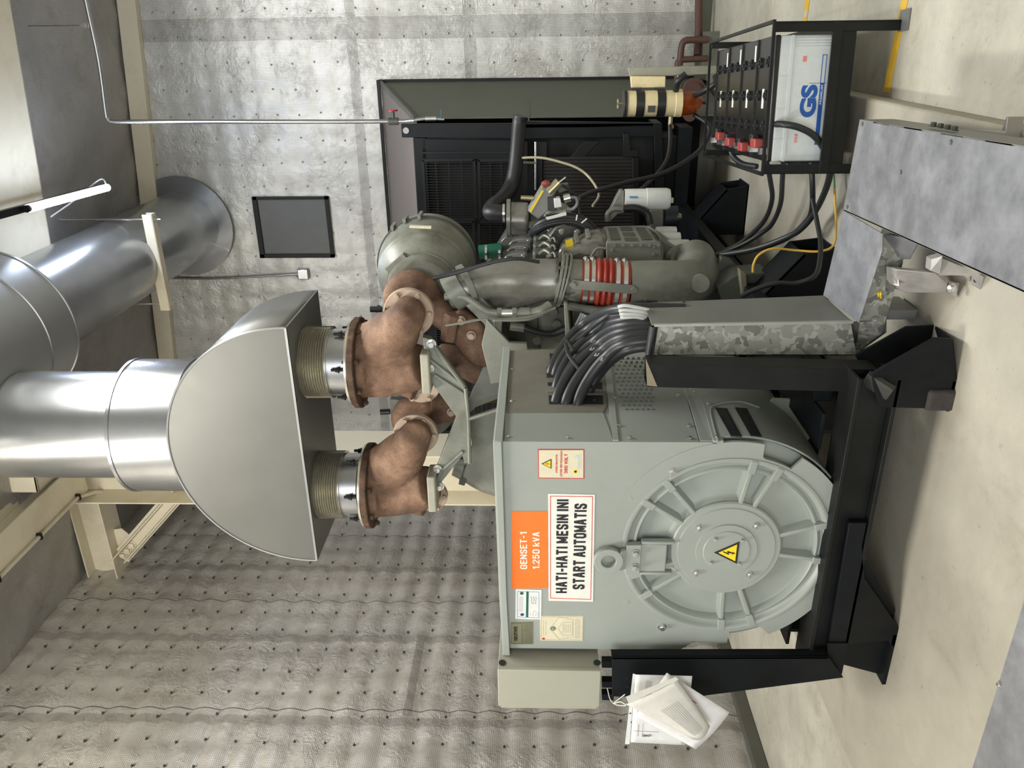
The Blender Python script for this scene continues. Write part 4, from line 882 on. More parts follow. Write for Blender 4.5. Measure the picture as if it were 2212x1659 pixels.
MB().cyl(P(1221,606,y=4.38), P(1256,607,y=4.38), .122, n=40).build('pipe_spigot', GRN, en)
# corrugated red silicone hose with four steel clamps
rh = thing('charge_air_hose', tuple(P(1300,608,y=4.38)), 'ribbed red silicone charge-air hose with four bright steel band clamps', 'hose')
z0, z1 = P(1254,607,y=4.38), P(1357,612,y=4.38); ax = (z1-z0); L = ax.length; axn = ax.normalized(); pr = []
for k in range(81):
    t = k/80; r = .124
    if .30 < t < .66: r += .013*abs(math.sin((t-.30)/.36*PI*3))
    elif .12 < t < .15 or .83 < t < .86: r += .004
    pr.append((t*L, r))
MB().lathe(z0, axn, pr, 56).build('sleeve', REDS, rh, ang=60)
for t0, t1 in ((.04,.14),(.19,.27),(.69,.78),(.85,.94)):
    MB().lathe(z0+axn*L*t0, axn, [(0,.127),(0.001,.1285),(L*(t1-t0),.1285),(L*(t1-t0)+.001,.127)], 56).build('band_clamp', CHR, rh)
    p = z0+axn*L*(t0+t1)/2+V((.132,-.0,.0)); MB().sphere(p, .014, 10).build('clamp_screw', CHR, rh)
tb_([(1360,612,4.38),(1420,612,4.38),(1470,612,4.40),(1500,606,4.46),(1508,585,4.60),(1500,560,4.8)], [.127,.130,.130,.130,.130,.125], 'charge_air_pipe', GRN, en, 32)
MB().lathe(P(1512,612,y=4.30), P(1512,612,y=4.30)-P(1500,600,y=4.5), [(0,.055),(.02,.05)], 24).build('pipe_boss', GRN, en)
m = MB(); m.bar(P(1240,615,y=4.245), P(1367,626,y=4.245), .006, .042, up=Y_.cross(Z_)); 
m = MB(); a, b = P(1238,615,y=4.235), P(1370,626,y=4.235); m.prism([a+V((.026,0,0)), a+V((0,0,.026)), a-V((.026,0,0)), b-V((.026,0,0)), b-V((0,0,.026)), b+V((.026,0,0))], (0,.008,0)); m.build('tie_strap', GRN, en, bev=.003)
for q_ in (a, b): MB().lathe(q_, (0,-1,0), [(0,.018),(.012,.016)], 20).build('bolt', GRN, en)
# aftercooler housing and air box behind the pipe
LF = lambda A, ya, B, yb, name, mat=GRN: MB().add([P(*q_,y=ya) for q_ in A]+[P(*q_,y=yb) for q_ in B], [tuple(range(len(A))), tuple(range(len(A),2*len(A)))[::-1]]+[(i,(i+1)%len(A),(i+1)%len(A)+len(A),i+len(A)) for i in range(len(A))]).build(name, mat, en, bev=.008)
LF([(1312,527),(1424,527),(1430,590),(1312,590)], 4.67, [(1304,488),(1396,486),(1432,520),(1320,530)], 5.02, 'aftercooler_housing')
m = MB(); c = [P(*q_,y=4.655) for q_ in ((1309,523),(1427,523),(1431,590),(1311,590))]; m.prism(c, (0,.02,0)); m.build('cover_plate', GRN, en, bev=.005)
for k in range(6): MB().hexb(P(1328+k*19,530,y=4.66), (0,-1,0), .011, .014).build('bolt', GRN, en)
for k in range(3): MB().hexb(P(1412,533+k*16,y=4.66), (0,-1,0), .011, .014).build('bolt', GRN, en)
for q_ in ((1322,540),(1322,563)): MB().hexb(P(*q_,y=4.66), (0,-1,0), .011, .014).build('bolt', GRN, en)
def topq(u, v_):   # point on the sloping top of the housing
    a = P(1312,527,y=4.67).lerp(P(1424,527,y=4.67), u); b = P(1304,488,y=5.02).lerp(P(1396,486,y=5.02), u); return a.lerp(b, v_)
for (u0,u1,v0,v1) in ((.08,.28,.2,.85),(.36,.62,.1,.32),(.36,.62,.4,.6),(.36,.62,.68,.9),(.7,.92,.2,.85)):
    MB().prism([topq(u0,v0),topq(u1,v0),topq(u1,v1),topq(u0,v1)], V((.004,-.004,0))).build('cast_pocket', DGRN, en, bev=.002)
m = MB(); m.tube([P(1306,493,y=4.98),P(1310,516,y=4.9),P(1312,585,y=4.65)], .012, 8, 3); m.tube([P(1398,490,y=4.98),P(1427,516,y=4.9),P(1428,585,y=4.65)], .012, 8, 3); m.build('casting_edge', GRN, en)
pp([(1430,520),(1500,560),(1480,600),(1430,600)], 4.85, .3, 'aftercooler_end', GRN)
MB().lathe(P(1478,575,y=4.8), (P(1478,575,y=4.8)-P(1460,590,y=5.0)), [(-.02,.135),(.02,.135),(.03,.12)], 40).build('end_flange', GRN, en)
for k in range(5):
    a = math.radians(-30+k*45); 
    p = P(1478,575,y=4.78)+V((.12*math.cos(a),0,.12*math.sin(a))); MB().hexb(p, (0,-1,0), .013, .016).build('bolt', GRN, en)
# big faceted gear-case / elbow casting with the yellow label
def loft(A, ya, B, yb, name, mat=GRN, par=en, bev=.012):
    a = [P(*q_, y=ya) for q_ in A]; b = [P(*q_, y=yb) for q_ in B]; n = len(a)
    return MB().add(a+b, [tuple(range(n)), tuple(range(n,2*n))[::-1]]+[(i,(i+1)%n,(i+1)%n+n,i+n) for i in range(n)]).build(name, mat, par, bev=bev)
loft([(1200,545),(1216,530),(1246,524),(1280,510),(1308,512),(1314,530),(1312,590),(1215,585)], 4.74, [(1205,530),(1222,512),(1250,505),(1276,492),(1304,490),(1320,500),(1318,560),(1230,560)], 4.98, 'gear_case', GRNG, bev=.03)
loft([(1216,550),(1250,535),(1300,545),(1310,590),(1225,585)], 4.66, [(1208,540),(1246,522),(1306,520),(1312,590),(1215,585)], 4.78, 'gear_case_swell', GRNG, bev=.03)
MB().cyl(P(1203,462,y=5.2), P(1226,515,y=5.0), .092, n=32).build('water_pipe', GRNG, en); MB().lathe(P(1226,514,y=4.98), P(1226,514,y=4.98)-P(1203,462,y=5.2), [(0,.12),(-.03,.125),(-.035,.10)], 10).build('pipe_flange', GRNG, en)
MB().obox(P(1216,478,y=5.04), (.05,0,0), (0,.004,0), (0,0,.035)).build('cast_lettering_patch', DGRN, en)
for q_ in ((1214,500),(1247,502),(1200,525)): MB().hexb(P(*q_,y=4.93), (0,-1,.3), .016, .02).build('bolt', GRNG, en)
s_ = pp([(1221,520),(1236,515),(1239,531),(1223,539)], 4.745, .003, 'caution_label', YELS, bev=0)
for q_ in ((1244,516),(1268,506)): MB().bar(P(q_[0],q_[1]-10,y=4.84), P(q_[0]+4,q_[1]+8,y=4.74), .02, .03).build('cast_lug', GRNG, en, bev=.006)
tb_([(1310,537,4.6),(1290,537,4.6),(1275,557,4.58)], .008, 'link_rod', GRN)
# ribbed rocker covers (row of cylinder heads)
for k in range(4):
    yb = 5.35-k*.2; py = 508+k*16; px = 1136-k*6
    m = MB(); q_ = [(-34,7),(-24,-5),(-8,-9),(18,-9),(24,-4),(24,7)]
    a = [P(px+u_,py+v_,y=yb) for u_, v_ in q_]; b = [P(px+u_*.9+2,py+v_-7,y=yb+.14) for u_, v_ in q_]; n = 6
    m.add(a+b, [tuple(range(n)), tuple(range(n,2*n))[::-1]]+[(i,(i+1)%n,(i+1)%n+n,i+n) for i in range(n)]); m.build('rocker_cover', SILV, en, bev=.014)
    MB().hexb(P(px+14,py-3,y=yb-.005), (0,-1,.3), .016, .02).build('bolt', GRNG, en); MB().cyl(P(px-12,py-2,y=yb-.01), P(px+12,py-2,y=yb-.01), .008, n=8).build('cover_rib', SILV, en)
    MB().obox(P(1174,506+k*16,y=5.2-.2*k), (.045,0,0), (0,.05,0), (0,0,.065)).build('rocker_housing', DGRN, en, bev=.02)
    tb_([(1166,500+k*16,5.12-.2*k),(1176,493+k*16,5.08-.2*k),(1187,499+k*16,5.05-.2*k),(1190,508+k*16,5.02-.2*k)], .010, 'injector_pipe', GRNG)
    tb_([(1186,503+k*16,5.1-.2*k),(1196,498+k*16,5.0-.2*k),(1200,508+k*16,4.98-.2*k)], .007, 'injector_lead', GRNG)
    MB().sphere(P(1190,506+k*16,y=5.1-.2*k), .03, 10).build('injector_cap', DGRN, en)
pp([(1145,485),(1200,480),(1200,570),(1150,572)], 5.2, .4, 'engine_valley', DGRN)
pp([(1095,500),(1150,490),(1150,580),(1060,600),(1040,590)], 5.75, .2, 'front_gear_case', DGRN)
# thermostat housing, with radiator top hose
th_ = organic(en, [([P(1100,472,y=5.4),P(1142,474,y=5.4)], [.115,.115])], GRNG, 'thermostat_housing', .012)
MB().cyl(P(1095,471,y=5.4), P(1103,471,y=5.4), .128, n=32).build('housing_flange', GRNG, en); pp([(1100,505),(1125,500),(1125,530),(1085,545),(1083,520)], 5.5, .15, 'water_outlet', GRNG)
MB().cyl(P(1035,545,y=5.45), P(1085,540,y=5.45), .05, n=24).build('green_coupling_hose', GREENI, en)
for x in (1048, 1077): MB().cyl(P(x,545,y=5.45), P(x+5,545,y=5.45), .056, n=24).build('hose_clamp', CHR, en)
hs = thing('coolant_hose', tuple(P(1115,400,y=5.8)), 'thick black corrugated hose curving up from the engine thermostat past the radiator', 'hose')
pts = [(1092,460,5.42),(1075,460,5.42),(1060,458,5.45),(1066,445,5.55),(1085,430,5.7),(1103,405,5.85),(1112,370,5.9),(1117,320,5.95),(1121,270,6.0),(1124,250,6.0)]
tb_(pts, [.055,.057,.058,.056,.056,.056,.054,.052,.052,.052], 'hose', RUB, hs, 20); MB().cyl(P(1086,460,y=5.41), P(1091,460,y=5.41), .062, n=24).build('clamp', CHR, hs)
# electronics box with the yellow strip, actuator
eb = thing('governor_actuator', tuple(P(1165,440,y=5.0)), 'grey box-shaped actuator with a yellow strip and plugs above the engine', 'actuator')
pp([(1140,456),(1172,402),(1196,420),(1194,446),(1163,474)], 4.95, .14, 'case', GREYB, eb, bev=.006)
pp([(1143,456),(1171,410),(1175,412),(1147,460)], 4.945, .004, 'yellow_strip', YELS, eb, bev=0)
pp([(1196,430),(1210,428),(1214,447),(1198,450)], 4.9, .08, 'connector', WHT, eb); pp([(1182,427),(1200,424),(1203,455),(1184,456)], 4.93, .06, 'connector_base', RUB, eb)
MB().cyl(P(1186,415,y=4.92), P(1208,393,y=4.92), .03, n=12).build('threaded_plug', BRASS, eb); MB().cyl(P(1205,396,y=4.9), P(1222,383,y=4.9), .006, n=8).build('pin', CHR, eb)
MB().sphere(P(1179,396,y=4.92), .018, 10, (1,1,1.6)).build('red_knob', REDC, eb)
pp([(1208,418),(1232,410),(1228,398),(1200,402)], 4.97, .08, 'side_case', DGRN, eb)
MB().cyl(P(1218,430,y=4.9), P(1232,426,y=4.9), .028, n=12).build('cable_gland', CHR, eb)
pp([(1179,472),(1223,460),(1224,465),(1182,475)], 4.9, .12, 'tray', WHT, eb, bev=0); MB().cyl(P(1125,427,y=5.0), P(1152,428,y=5.0), .014, n=12).build('banjo_fitting', BRASS, eb)
tb_([(1232,426,4.9),(1244,428,4.9),(1246,442,4.9),(1236,452,4.9),(1225,450,4.9)], .010, 'loop_cable', GREYB, eb)
hw = thing('wiring_harness', tuple(P(1200,475,y=5.0)), 'thick black looped wiring harness draped over the engine top', 'harness')
for k, o_ in enumerate((0, 5, 10)):
    tb_([(1150+o_*.3,505-o_*.2,5.05),(1162,487+o_*.9,4.98),(1192,472+o_*1.1,4.95),(1232,468+o_*1.1,4.95),(1262,477+o_*1.1,4.95),(1286,500+o_*.3,4.95)], .026, 'loom', RUB, hw)
tb_([(1215,400,4.9),(1240,420,4.92),(1250,445,4.95),(1252,475,4.95)], .010, 'lead', RUB, hw)
for q_ in ((1247,464,1245,476),(1268,472,1256,482)): MB().cyl(P(q_[0],q_[1],y=4.9), P(q_[2],q_[3],y=4.9), .005, n=6).build('cable_tie', WHT, hw)
# fuel filter (white), bracket
ff = thing('fuel_filter', tuple(P(1392,432,y=5.3)), 'white spin-on filter cartridge with a drain nut standing right of the engine', 'filter')
MB().lathe(P(1349,430,y=5.3), -Z_, [(0,.064),(.02,.066),(.14,.066),(.142,.070),(.275,.070),(.295,.062)], 40).build('cartridge', WHT, ff, ang=50)
MB().lathe(P(1434,433,y=5.3), -Z_, [(0,.020),(.06,.020)], 6).build('drain_nut', BEIGEL, ff); MB().bar(P(1360,426,y=5.23), P(1378,426,y=5.23), .012, .002, up=Y_).build('blue_mark', plain('pale_blue_mark', lin(80,150,190), .5), ff)
pp([(1330,430),(1340,412),(1348,412),(1348,460),(1335,462),(1318,480),(1312,478),(1318,455)], 5.28, .08, 'filter_head', GRN, ff)
tb_([(1345,452,5.22),(1325,452,5.22),(1313,462,5.22),(1312,478,5.22)], .018, 'elbow_pipe', GRN, ff); tb_([(1348,450,5.22),(1375,450,5.22),(1398,462,5.22),(1405,485,5.2)], .024, 'hose', RUB, ff)
for k, (x, y, d) in enumerate(((1432,509,5.3),(1440,522,5.15),(1458,538,5.0))):
    f_ = thing('oil_filter', tuple(P(x,y,y=d)), ('farthest', 'middle', 'nearest')[k]+' of three white oil filter cartridges low on the right of the engine', 'filter', None)
    MB().lathe(P(x+18,y,y=d)+V((0,0,.0)), Z_, [(-.03,.060),(.05,.062),(.10,.060),(.115,.03)], 32).build('cartridge', WHT, f_, ang=50)
# small-bore pipes and hoses
tb_([(960,641,4.2),(1000,641,4.2),(1020,650,4.2),(1050,671,4.2),(1075,676,4.2)], .020, 'oil_pipe', GRN)
MB().cyl(P(1074,676,y=4.2), P(1084,676,y=4.2), .034, n=6).cyl(P(1107,676,y=4.2), P(1116,676,y=4.2), .034, n=6).build('union_nut', GRN, en); MB().cyl(P(1084,676,y=4.2), P(1108,676,y=4.2), .024, n=16).build('union', CHR, en)
tb_([(1116,676,4.2),(1146,676,4.2),(1170,670,4.2),(1188,658,4.22)], [.026,.028,.027,.025], 'oil_hose', GRN); MB().cyl(P(1122,676,y=4.2), P(1145,676,y=4.2), .032, n=20).build('hose_ferrule', GRN, en)
tb_([(962,703,4.1),(1000,697,4.1),(1040,690,4.12),(1100,689,4.14),(1150,683,4.16),(1200,665,4.2)], .007, 'thin_pipe', GRN); tb_([(1068,770,4.12),(1078,760,4.12),(1072,720,4.12),(1067,696,4.12),(1074,692,4.12),(1140,690,4.15),(1185,672,4.2)], .008, 'thin_pipe', GRN)
tb_([(1130,707,4.3),(1160,718,4.28),(1190,722,4.26),(1222,710,4.24)], .022, 'black_hose', RUB); MB().cyl(P(1102,704,y=4.3), P(1132,708,y=4.3), .026, n=16).build('hose_end', GRN, en)
pp([(1160,668),(1230,664),(1240,760),(1165,762)], 4.42, .03, 'flywheel_cover', GRN); pp([(1090,700),(1160,665),(1165,760),(1100,745)], 4.40, .03, 'flywheel_cover', DGRN)
for q_ in ((1202,700),(1192,725),(1110,745),(1195,675),(1160,735)): MB().lathe(P(*q_,y=4.39), (0,-1,0), [(0,.028),(.01,.026)], 20).build('core_plug', GRN, en)
pp([(1218,655),(1226,655),(1230,700),(1236,752),(1222,752),(1220,700)], 4.2, .05, 'bracket_strut', GRN)
s_ = pp([(1238,705),(1256,672),(1274,680),(1256,716)], 4.28, .01, 'striped_label', ADESIV, bev=0)
for k in range(4):
    o_ = k*5; MB().bar(P(1243+o_,702+o_*.3,y=4.277), P(1256+o_*.85,676+o_*.4,y=4.277), .010, .002, up=Y_).build('white_stripe', WHT, s_)
pp([(1236,660),(1300,668),(1350,690),(1330,760),(1240,760)], 4.36, .05, 'starter_bracket', DGRN)
tb_([(1225,660,4.3),(1270,668,4.3),(1320,672,4.3)], .024, 'engine_pipe', GRN)
# belt guard, front bits, dark lower right: alternator charger
pp([(1405,455),(1433,455),(1433,505),(1405,500)], 5.45, .05, 'charger_bracket', GRN)
MB().cyl(P(1434,470,y=5.5), P(1462,470,y=5.5), .08, n=28).build('charging_alternator', plain('navy_black', (.012,.018,.03), .4), en); MB().lathe(P(1462,468,y=5.45), -Z_, [(0,.03),(.03,.02)], 16).build('terminal', BRASS, en)
m = MB(); m.box((-1.62,4.3,.42),(-1.52,5.9,.9)); m.build('sump_side', DGRN, en)
# thin black cables crossing to the air cleaner
cl = thing('sensor_cable', tuple(P(1000,600,y=4.35)), 'thin black cable running from the turbocharger across the inlet pipe', 'cable')
tb_([(935,602,4.2),(985,590,4.18),(1040,573,4.16),(1080,563,4.16),(1120,559,4.17),(1165,566,4.2)], .010, 'cable', CABL, cl); tb_([(940,598,4.2),(990,585,4.19),(1060,569,4.18)], .008, 'cable', CABL, cl)
cl = thing('clear_tube', tuple(P(1200,350,y=5.9)), 'pale translucent tube arching from the radiator sight glass to the engine', 'tube')
tb_([(1155,352,6.2),(1112,350,6.0),(1110,345,5.95),(1130,341,5.9),(1170,341,5.85),(1210,350,5.8),(1245,362,5.75),(1270,380,5.7),(1290,408,5.6),(1293,425,5.6),(1280,445,5.5)], .009, 'tube', plain('clear_yellowed_tube', lin(165,158,135), .25), cl)

# ================================================================== RADIATOR
ra = thing('radiator', (-2,6.5,.4), 'black framed radiator with slatted fan guards in front of the back wall duct', 'radiator')
RY = 6.45
def rp_(q, th, name, mat=BLK, bev=.004, y=RY): return MB().prism([P(*a, y=y) for a in q], (0,th,0)).build(name, mat, ra, bev=bev)
ztop = P(868,268,y=RY).z; xr_ = P(1000,268,y=RY).x
rp_([(866,268),(1412,266),(1415,296),(1133,300),(868,297)], .05, 'corner_post', y=RY)
m = MB().lathe(P(877,282,y=RY-.003), (0,-1,0), [(0,.024),(.004,.024)], 24); m.build('lifting_hole', plain('pale_grey', (.3,.3,.3), .6), ra)
rp_([(1133,262),(1412,266),(1412,275),(1133,277)], .06, 'edge_angle', BLK)
zt_ = P(892,300,y=RY).z; 
MB().box((-3.35,RY,zt_-.10),(xr_-.1,RY+.1,zt_)).build('top_rail', BLK, ra, bev=.004)
MB().box((-3.35,RY+.10,.42),(-.78,RY+.5,zt_-.02)).build('core_casing', DARK, ra)
rp_([(912,300),(1133,303),(1133,345),(912,345)], .06, 'side_panel', BLK)
m = MB(); m.bar(P(912,330,y=RY-.01), P(1133,328,y=RY-.01), .01, .012); m.build('panel_edge', BLK2, ra)
def guard(x0, x1, y0, y1, y=RY+.0):
    a, b = P(x0,y0,y=y), P(x1,y1,y=y); xa, xb, za, zb_ = max(a.x,b.x), min(a.x,b.x), max(a.z,b.z), min(a.z,b.z)
    m = MB()
    for (p, q_) in (((xb,za),(xa,za)),((xb,zb_),(xa,zb_)),((xb,zb_),(xb,za)),((xa,zb_),(xa,za))):
        m.bar((p[0],y,p[1]),(q_[0],y,q_[1]), .022, .022)
    n = int((xa-xb)/.021)
    for i in range(1, n): x = xb+(xa-xb)*i/n; m.bar((x,y,zb_),(x,y,za), .006, .006)
    k = max(2, int((za-zb_)/.085))
    for i in range(1, k): z = zb_+(za-zb_)*i/k; m.bar((xb,y,z),(xa,y,z), .008, .008)
    m.build('fan_guard', BLK2, ra)
guard(913,1028,346,473); guard(1034,1132,346,473); guard(913,1028,479,640); guard(1034,1132,479,640); guard(913,1028,646,1000); guard(1034,1132,646,1000)
# left post
MB().box((-3.42,RY,.4),(-3.33,RY+.1,zt_+.05)).build('corner_post', BLK, ra)
MB().bar(P(1135,305,y=RY-.03), P(1135,620,y=RY-.03), .03, .03).build('divider_rail', BLK2, ra)
MB().cyl(P(1157,306,y=RY-.05), P(1157,410,y=RY-.05), .010, n=12).build('sight_glass', CHR, ra)
rp_([(1159,306),(1182,306),(1182,345),(1172,345),(1172,470),(1160,470)], .03, 'stay_plate', BLK2, y=RY-.04)
rp_([(1262,305),(1296,305),(1258,345),(1228,345)], .02, 'diagonal_stay', BLK2, y=RY-.02)
rp_([(1346,288),(1359,288),(1362,325),(1378,323),(1380,340),(1346,340)], .02, 'lug_bracket', BLK2, y=RY-.05)
finm = paint('dusty_fins', (.022,.019,.017), .6, .2, .3, 8, .1)
a, b = P(1174,342,y=RY-.02), P(1366,520,y=RY-.02); m = MB(); m.box((b.x,RY-.01,b.z),(a.x,RY+.04,a.z))
z = b.z
xx = b.x
n = 24
for i in range(n+1):
    x = b.x+(a.x-b.x)*i/n; m.bar((x,RY-.02,b.z),(x,RY-.02,a.z), .010, .02)
m.build('oil_cooler_core', finm, ra)
rp_([(1366,340),(1380,340),(1382,500),(1368,500)], .05, 'cooler_frame', BLK2, y=RY-.04)
MB().box((-3.3,RY-.0,.35),(-.7,RY+.3,.45)).build('bottom_rail', BLK, ra)
rp_([(1412,266),(1430,266),(1440,520),(1418,520)], .3, 'lower_side_plate', BLK, y=RY)
rp_([(1430,262),(1510,300),(1560,420),(1640,460),(1640,560),(1430,560)], .03, 'belly_plate', DARK, y=RY+.1) if False else None

# ================================================================== CABLE DUCT (galvanised, riser + two floor runs)
cz_ = .30
def CP(px, py, z=cz_): return P(px, py, z=z)
du = thing('cable_duct_riser', (-1.17,3.2,.12), 'upright galvanised cable duct beside the alternator, mottled zinc face and grey screwed cover', 'cable duct')
ry = 3.05; A1, A2 = P(1402,768,y=ry), P(1412,705,y=ry); B1, B2 = P(1850,768,y=ry), P(1838,698,y=ry)
bk1 = P(1396,654,y=3.36); bk2 = P(1778,638,y=3.36)
xl, xr2 = (A1.x+B1.x)/2, (A2.x+B2.x)/2; yb = 3.36
MB().prism([A1,A2,B2,B1], (0,.004,0)).build('zinc_side', SPANG, du)
MB().prism([A2+V((.012,-.012,.01)), bk1+V((.0,0,.01)), bk2, B2+V((.012,-.012,0))], (-.004,0,0)).build('cover', SHEETD, du, bev=.001)
MB().bar(A2+V((.010,-.014,0)), B2+V((.010,-.014,0)), .014, .010).build('cover_lip', paint('bright_zinc_edge', (.42,.42,.38), .5, .3), du)
MB().prism([(xl,ry,A1.z),(xl,yb,A1.z+.01),(xl,yb,.2),(xl,ry,.2)], (.004,0,0)).build('inner_side', SPANG, du); MB().box((xl,yb,.2),(xr2-.1,yb+.004,A1.z)).build('rear_side', SPANG, du)
MB().cyl(A1+V((.01,-.004,-.0)), A1+V((.01,-.004,.0))+(A2-A1)*.94+V((0,0,0)), .018, n=12).build('edge_guard', RUB, du)
MB().bar(A1+V((0,-.01,-.03)), A1+V((.05,-.01,-.035)), .03, .004).build('edge_clip', CHR, du)
for q in ((1395,648),(1475,651)): MB().hexb(P(*q,y=3.36)+V((0,-.01,0)), (1,0,.3), .006, .008).build('screw', DGRN, du)
# first floor run: towards the riser, laid across
d2 = thing('cable_duct_elbow_run', (-.88,3.2,0), 'short galvanised cable duct section at the foot of the riser, with a sloping grey cover', 'cable duct')
c = [P(1822,455,z=.30),P(1778,638,z=.33),P(1855,697,z=.28),P(1906,505,z=.28)]
MB().prism([c[0],c[1],c[2]+V((.0,0,-.0)),P(1905,540,z=.28),c[3]], (0,0,-.004)).build('cover', SHEET, d2, bev=.001)
MB().prism([P(1857,698,z=.27),P(1912,470,z=.27),P(1960,500,z=.18),P(1950,570,z=.17),P(1912,695,z=.17),P(1905,720,z=.17),P(1850,760,z=.19)], (0,.006,0)).build('zinc_side', SPANG, d2)
MB().prism([P(1838,700,z=.27),P(1862,696,z=.27),P(1915,690,z=.16),P(1915,718,z=.15),P(1850,765,z=.17),P(1835,765,z=.18)], (0,.02,0)).build('elbow_side', galv('elbow_zinc', 9, (.20,.20,.18), (.34,.34,.31)), d2)
MB().prism([P(1902,505,z=.27),P(1925,508,z=.24),P(1985,520,z=.18),P(1963,560,z=.17),P(1880,560,z=.2)], (0,0,-.006)).build('angled_flap', SHEET, d2)
for q in ((1907,588),(1888,690)): MB().hexb(P(q[0],q[1],z=.22)+V((0,-.012,0)), (0,-1,.3), .010, .010).build('bolt', SHEETD, d2)
MB().prism([P(1878,590,z=.235),P(1935,592,z=.20),P(1930,630,z=.19),P(1872,628,z=.235)], (0,-.004,0)).build('joint_plate', paint('joint_grey', (.16,.16,.155), .5, .3), d2)
m = MB(); 
for k in range(3): MB().tube([P(1893+k*5,630,z=.225),P(1892+k*5,636,z=.23),P(1893+k*5,643,z=.215)], .004, 8, 3).build('yellow_wire_loop', YELS, d2)
MB().box((c[0].x-.4,c[0].y-.20,.02),(c[0].x-.36,c[0].y-.02,.2)).build('support_leg', SHEETD, d2)
# main run: wide duct heading towards the camera side
d3 = thing('cable_duct_main_run', (-.5,2.4,0), 'wide grey galvanised floor cable duct with a flat cover running out of the lower right', 'cable duct')
tl, tr, brr, bll = P(1822,455,z=.31), P(1858,258,z=.31), P(2212,315,z=.31), P(2212,632,z=.31)
e1 = tr+(brr-tr)*1.9; e2 = tl+(bll-tl)*1.9
MB().prism([tl,tr,e1,e2], (0,0,-.004)).build('cover', SHEET, d3, bev=.001)
MB().prism([tr,e1,e1-Z_*.13,tr-Z_*.13], (-.005,0,0)).prism([tl,e2,e2-Z_*.13,tl-Z_*.13], (.005,0,0)).prism([tl,tr,tr-Z_*.13,tl-Z_*.13], (0,.004,0)).prism([tl-Z_*.13,tr-Z_*.13,e1-Z_*.13,e2-Z_*.13], (0,0,.004)).build('trough', SHEETD, d3)
for q in ((1862,268),(1830,447),(2053,307),(2096,602),(1945,372)): MB().hexb(P(*q,z=.312), Z_, .006, .005).build('screw', SHEETD, d3)
for k in range(4): MB().hexb(P(2015+k*15,277+k*3,z=.27)+V((.005,0,0)), X_, .010, .014).build('edge_bolt', DGRN, d3)
m = MB(); f0 = P(2130,600,z=0); m.box((-.62,2.60,0),(-.60,2.68,.18)); m.build('support_leg', SHEETD, d3)
# brackets that hold the ducts
sb = thing('duct_bracket', tuple(P(2060,620,z=0)), 'short stainless steel box bracket with a bolted foot beside the wide cable duct', 'bracket')
a, b = P(1940,595,z=.20), P(2050,615,z=.05); m = MB(); MB().prism([P(1937,582,z=.22),P(2020,590,z=.12),P(2048,612,z=.05),P(2045,634,z=.04),P(1955,632,z=.16),P(1937,612,z=.2)], (0,.05,.02)).build('box_section', PZ, sb, bev=.003)
MB().prism([P(2050,608,z=.05),P(2072,612,z=.03),P(2065,642,z=.01),P(2045,632,z=.03)], (0,.006,0)).build('foot_plate', PZ, sb); MB().hexb(P(2052,620,z=.05)+V((0,-.01,0)), (0,-1,0), .012, .015).build('bolt', CHR, sb)
MB().prism([P(1928,595,z=.22),P(1940,590,z=.2),P(1942,618,z=.2),P(1930,615,z=.21)], (0,.006,0)).build('end_bracket', PZ, sb)
sb = thing('angle_bracket', tuple(P(2110,600,z=0)), 'small stainless angle bracket tucked under the left edge of the wide cable duct', 'bracket')
MB().prism([P(2030,556,z=.14),P(2110,590,z=.05),P(2125,598,z=.0),P(2118,626,z=.0),P(2098,615,z=.02),P(2100,595,z=.04),P(2030,595,z=.14)], (0,.006,0)).build('angle', PZ, sb)
MB().lathe(P(2108,604,z=.02)+V((0,-.004,0)), (0,-1,0), [(0,.010),(.002,.010)], 12).build('bolt_hole', DARK, sb)
MB().prism([P(2012,560,z=.17),P(2036,553,z=.15),P(2030,592,z=.14),P(2010,585,z=.17)], (0,.04,0)).build('side_face', PZ, sb)
sb = thing('duct_support_leg', tuple(P(2190,280,z=0)), 'light grey L-shaped steel support foot on the plinth right of the wide duct', 'bracket')
m = MB(); m.bar(P(2075,289,z=.06), P(2190,296,z=.01), .035, .004); m.bar(P(2188,300,z=.02), P(2194,252,z=.02), .006, .05, up=Z_); m.build('angle', paint('pale_zinc', (.42,.41,.36), .5, .2), sb)
MB().prism([P(2178,252,z=.001),P(2200,254,z=.001),P(2193,292,z=.001),P(2165,290,z=.001)], (0,0,.006)).build('foot_plate', paint('foot_zinc', (.2,.19,.17), .6, .3), sb)
# second trough across the bottom left
d4 = thing('cable_duct_front_run', (-2.5,1.5,0), 'grey cable duct cover with one bolt at the lower left, crossing the plinth', 'cable duct')
MB().box((-4.2,1.25,.296),(-1.25,1.68,.30)).build('cover', SHEET, d4, bev=.001); MB().box((-4.2,1.26,.17),(-1.25,1.67,.294)).build('trough', SHEETD, d4); MB().hexb(P(2161,1479,z=.30), Z_, .008, .008).build('bolt', CHR, d4)
for x in (-3.6,-1.6): MB().box((x,1.4,-.1 if x < -3.35 else 0),(x+.04,1.5,.17)).build('support_leg', SHEETD, d4)

